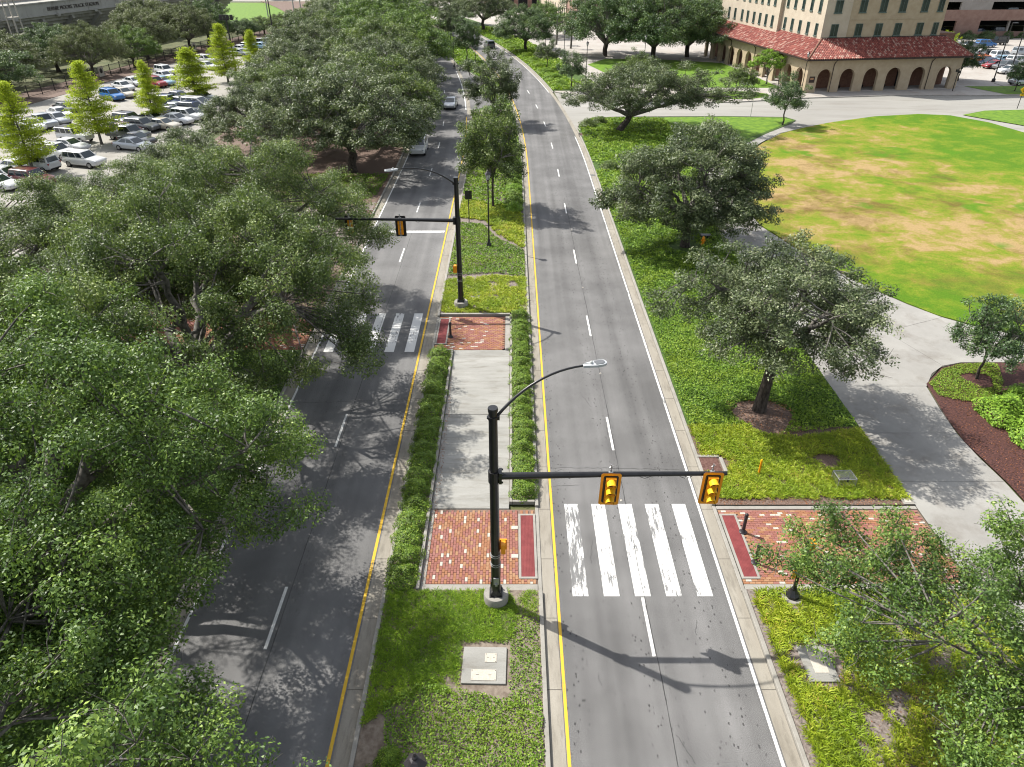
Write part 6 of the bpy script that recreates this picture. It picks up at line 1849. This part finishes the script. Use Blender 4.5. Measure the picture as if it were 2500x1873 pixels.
# ---- parking garage
GB = thing('parking_garage', 'parking garage with rose brick bands and open decks at the right edge', 'building', (108, 205, 0), R(4))
gm = MB()
def gbox(u0, u1, z0, z1, name, mat, d=0.6, y=0.0):
    MB().box(((u0 + u1) / 2, y + d / 2, (z0 + z1) / 2), (u1 - u0, d, z1 - z0)).build(name, M[mat], GB)
gbox(-6, 60, -0.2, 1.3, 'brick_band', 'rose_brick')
gbox(-6, 3.4, 1.302, 3.9, 'brick_pier', 'rose_brick'); gbox(7.2, 13.6, 1.302, 3.9, 'brick_pier', 'rose_brick'); gbox(30, 33, 1.302, 3.9, 'brick_pier', 'rose_brick')
gbox(-6, 60, 3.902, 6.4, 'brick_band', 'rose_brick')
gbox(-6, 3.4, 6.402, 8.2, 'pier', 'garage_wall'); gbox(7.2, 15.6, 6.402, 8.2, 'pier', 'garage_wall'); gbox(33, 36, 6.402, 8.2, 'pier', 'garage_wall')
gbox(-6, 60, 8.202, 14, 'upper_wall', 'garage_wall')
MB().box((27, 14, 4.6), (66, 26, 0.5)).build('deck', M['garage_wall'], GB)
MB().box((27, 14, 9.0), (66, 26, 0.5)).build('deck', M['garage_wall'], GB)
MB().box((27, 27.5, 7), (66, 0.6, 14)).build('rear_wall', M['dark_inside'], GB)
for u in (22.0, 27.0): MB().box((u, 0.8, 2.6), (0.5, 0.5, 2.6)).build('column', M['garage_wall'], GB)
for i, (u, z, c, k) in enumerate([(5.0, 0.3, 'black', 'suv'), (17.0, 0.3, 'navy', 'sedan'), (21, 0.3, 'black', 'suv'), (18, 4.9, 'black', 'sedan'), (23, 4.9, 'grey', 'suv'), (27, 4.9, 'black', 'sedan')]):
    p = GB.matrix_basis @ Vector((u, 4.0, z))
    car(k, c, p.x, p.y, z + 0.02, R(4) + (0.2 if i % 2 else PI), '%s %s inside the garage %s, %s' % (c, NOUN[k], 'ground deck' if z < 1 else 'upper deck', ['behind the small opening', 'left one of the wide opening', 'right one of the wide opening', 'left', 'middle', 'right'][i]), 'cars inside the garage')

# ---- stadium stand
SB = thing('stadium_stand', 'concrete stadium stand with stepped underside and lettering, upper left corner', 'stadium', (-100.5, 155.9, 0.0), math.atan2(53.8, 9.8))
# local x runs along the stand (away from the camera), local -y faces the lot
MB().box((30, 0.25, 9.35), (130, 0.5, 2.3)).build('parapet', M['concrete_wall'], SB)
MB().box((30, 0.2, 10.62), (130, 0.8, 0.22)).build('coping', M['concrete_wall'], SB)
MB().box((30, -0.08, 8.24), (130, 0.2, 0.16)).build('drip_edge', M['concrete_wall'], SB)
for k in range(9):
    MB().box((30, 1.0 + k * 0.95, 8.0 - k * 0.72), (130, 1.0, 0.74)).build('seating_step', M['concrete_wall'], SB)
for k in range(13):
    u = -24 + k * 9.0
    f = lambda a, b, c: (u - 0.35 + c, a, b)
    MB().prism([(0.52, 8.15), (0.52, 7.0), (8.6, -0.1), (9.6, -0.1), (9.6, 1.6)], 0.0, 0.7, f=f).build('raker_beam', M['concrete_wall'], SB)
    MB().box((u, 3.6, 2.2), (0.6, 0.7, 4.6)).build('column', M['concrete_wall'], SB)
for k in range(8):
    MB().box((-20 + k * 12, -0.02, 8.12), (1.0, 0.3, 0.5)).build('corbel', M['concrete_wall'], SB)
MB().box((20, 16, 12.6), (80, 4, 6.0)).build('press_box', M['stucco_pale'], SB)
for k in range(12):
    o = MB().box((-14 + k * 5.2, 13.96, 12.4), (3.2, 0.1, 2.4)).build('window', M['win_frame'], SB)
    MB().box((-14 + k * 5.2, 13.9, 12.4), (2.9, 0.05, 2.1)).build('pane', M['win_glass' if k % 2 else 'brick_white'], o)
MB().box((20, 8, 10.0), (110, 12, 0.3)).build('upper_deck', M['concrete_wall'], SB)
txt = bpy.data.curves.new('lettering', 'FONT')
txt.body = 'BERNIE MOORE TRACK STADIUM'
txt.size = 1.02; txt.extrude = 0.04; txt.space_character = 1.08
tmp_ = bpy.data.objects.new('lettering_outline', txt)
link(tmp_)
bpy.context.view_layer.update()
tm_ = bpy.data.meshes.new_from_object(tmp_.evaluated_get(bpy.context.evaluated_depsgraph_get()))
bpy.data.objects.remove(tmp_)
tm_.materials.clear(); tm_.materials.append(M['eave'])
to = link(bpy.data.objects.new('lettering', tm_), SB)
to['kind'] = 'stuff'
to.rotation_euler = (PI / 2, 0, 0)
to.location = (13.2, -0.05, 9.0)
for i, (px, py) in enumerate([(40, 62), (375, 30)]):
    u = [-1.0, 46.0][i]
    p = SB.matrix_basis @ Vector((u, -4.0, 0))
    t = thing('light_tower', 'white steel ladder tower before the stadium stand, %s' % ['at the left edge', 'right one'][i], 'tower', p, math.atan2(53.8, 9.8), 'white towers before the stand')
    for sx in (-1, 1):
        for sy in (-1, 1): MB().tube([(sx * 1.0, sy * 1.0, 0), (sx * 0.55, sy * 0.55, 16)], 0.12, 6).build('leg', M['brick_white'], t)
    for k in range(5):
        MB().box((0, 0, 3 + k * 3), (1.9 - k * 0.14, 1.9 - k * 0.14, 0.16)).build('platform', M['brick_white'], t)

# ---- fence along the lot, with banners
F0, F1 = Vector((-79.0, 112.0, 0.1)), Vector((-64.0, 240.0, 0.1))
fn = thing('lot_fence', 'black metal fence between the left lot and the stadium trees', 'fence', F0, math.atan2((F1 - F0).y, (F1 - F0).x))
flen = (F1 - F0).length
np_ = int(flen / 3.2)
for k in range(np_ + 1):
    MB().box((k * 3.2, 0, 1.0), (0.1, 0.1, 2.1)).build('post', M['black_metal'], fn)
for z in (0.25, 1.0, 1.85): MB().box((flen / 2, 0, z), (flen, 0.05, 0.06)).build('rail', M['black_metal'], fn)
pk = MB()
for k in range(int(flen / 0.22)): pk.box((k * 0.22, 0.03, 1.0), (0.035, 0.02, 1.9))
o = pk.build('picket', M['black_metal'], fn); o['kind'] = 'stuff'
for i, s_ in enumerate((29.0, 57.0, 60.2, 63.6)):
    p = F0 + (F1 - F0).normalized() * s_
    t = thing('fence_banner', 'white banner with dark emblem on the black lot fence, %s from the left' % ORD[i], 'banner', (p.x + 0.12, p.y, 1.2), fn.rotation_euler[2], 'banners on the lot fence')
    MB().box((0, -0.1, 0.1), (1.5, 0.02, 1.7)).build('sheet', M['brick_white'], t)
    MB().lathe([(0.42, 0), (0.44, 0.01)], 12).build('emblem', M['trim'], t, loc=(0, -0.115, 0.2)).rotation_euler = (PI / 2, 0, 0)
# lot line paint and islands
for k in range(30):
    y = 82 + k * 2.9
    o = MB().box((-68.6 + (y - 115) * 0.1157 + 0.0, y, 0.134), (4.6, 0.1, 0.006), A1).build('bay_line', M['brick_white'])
    struct(o)
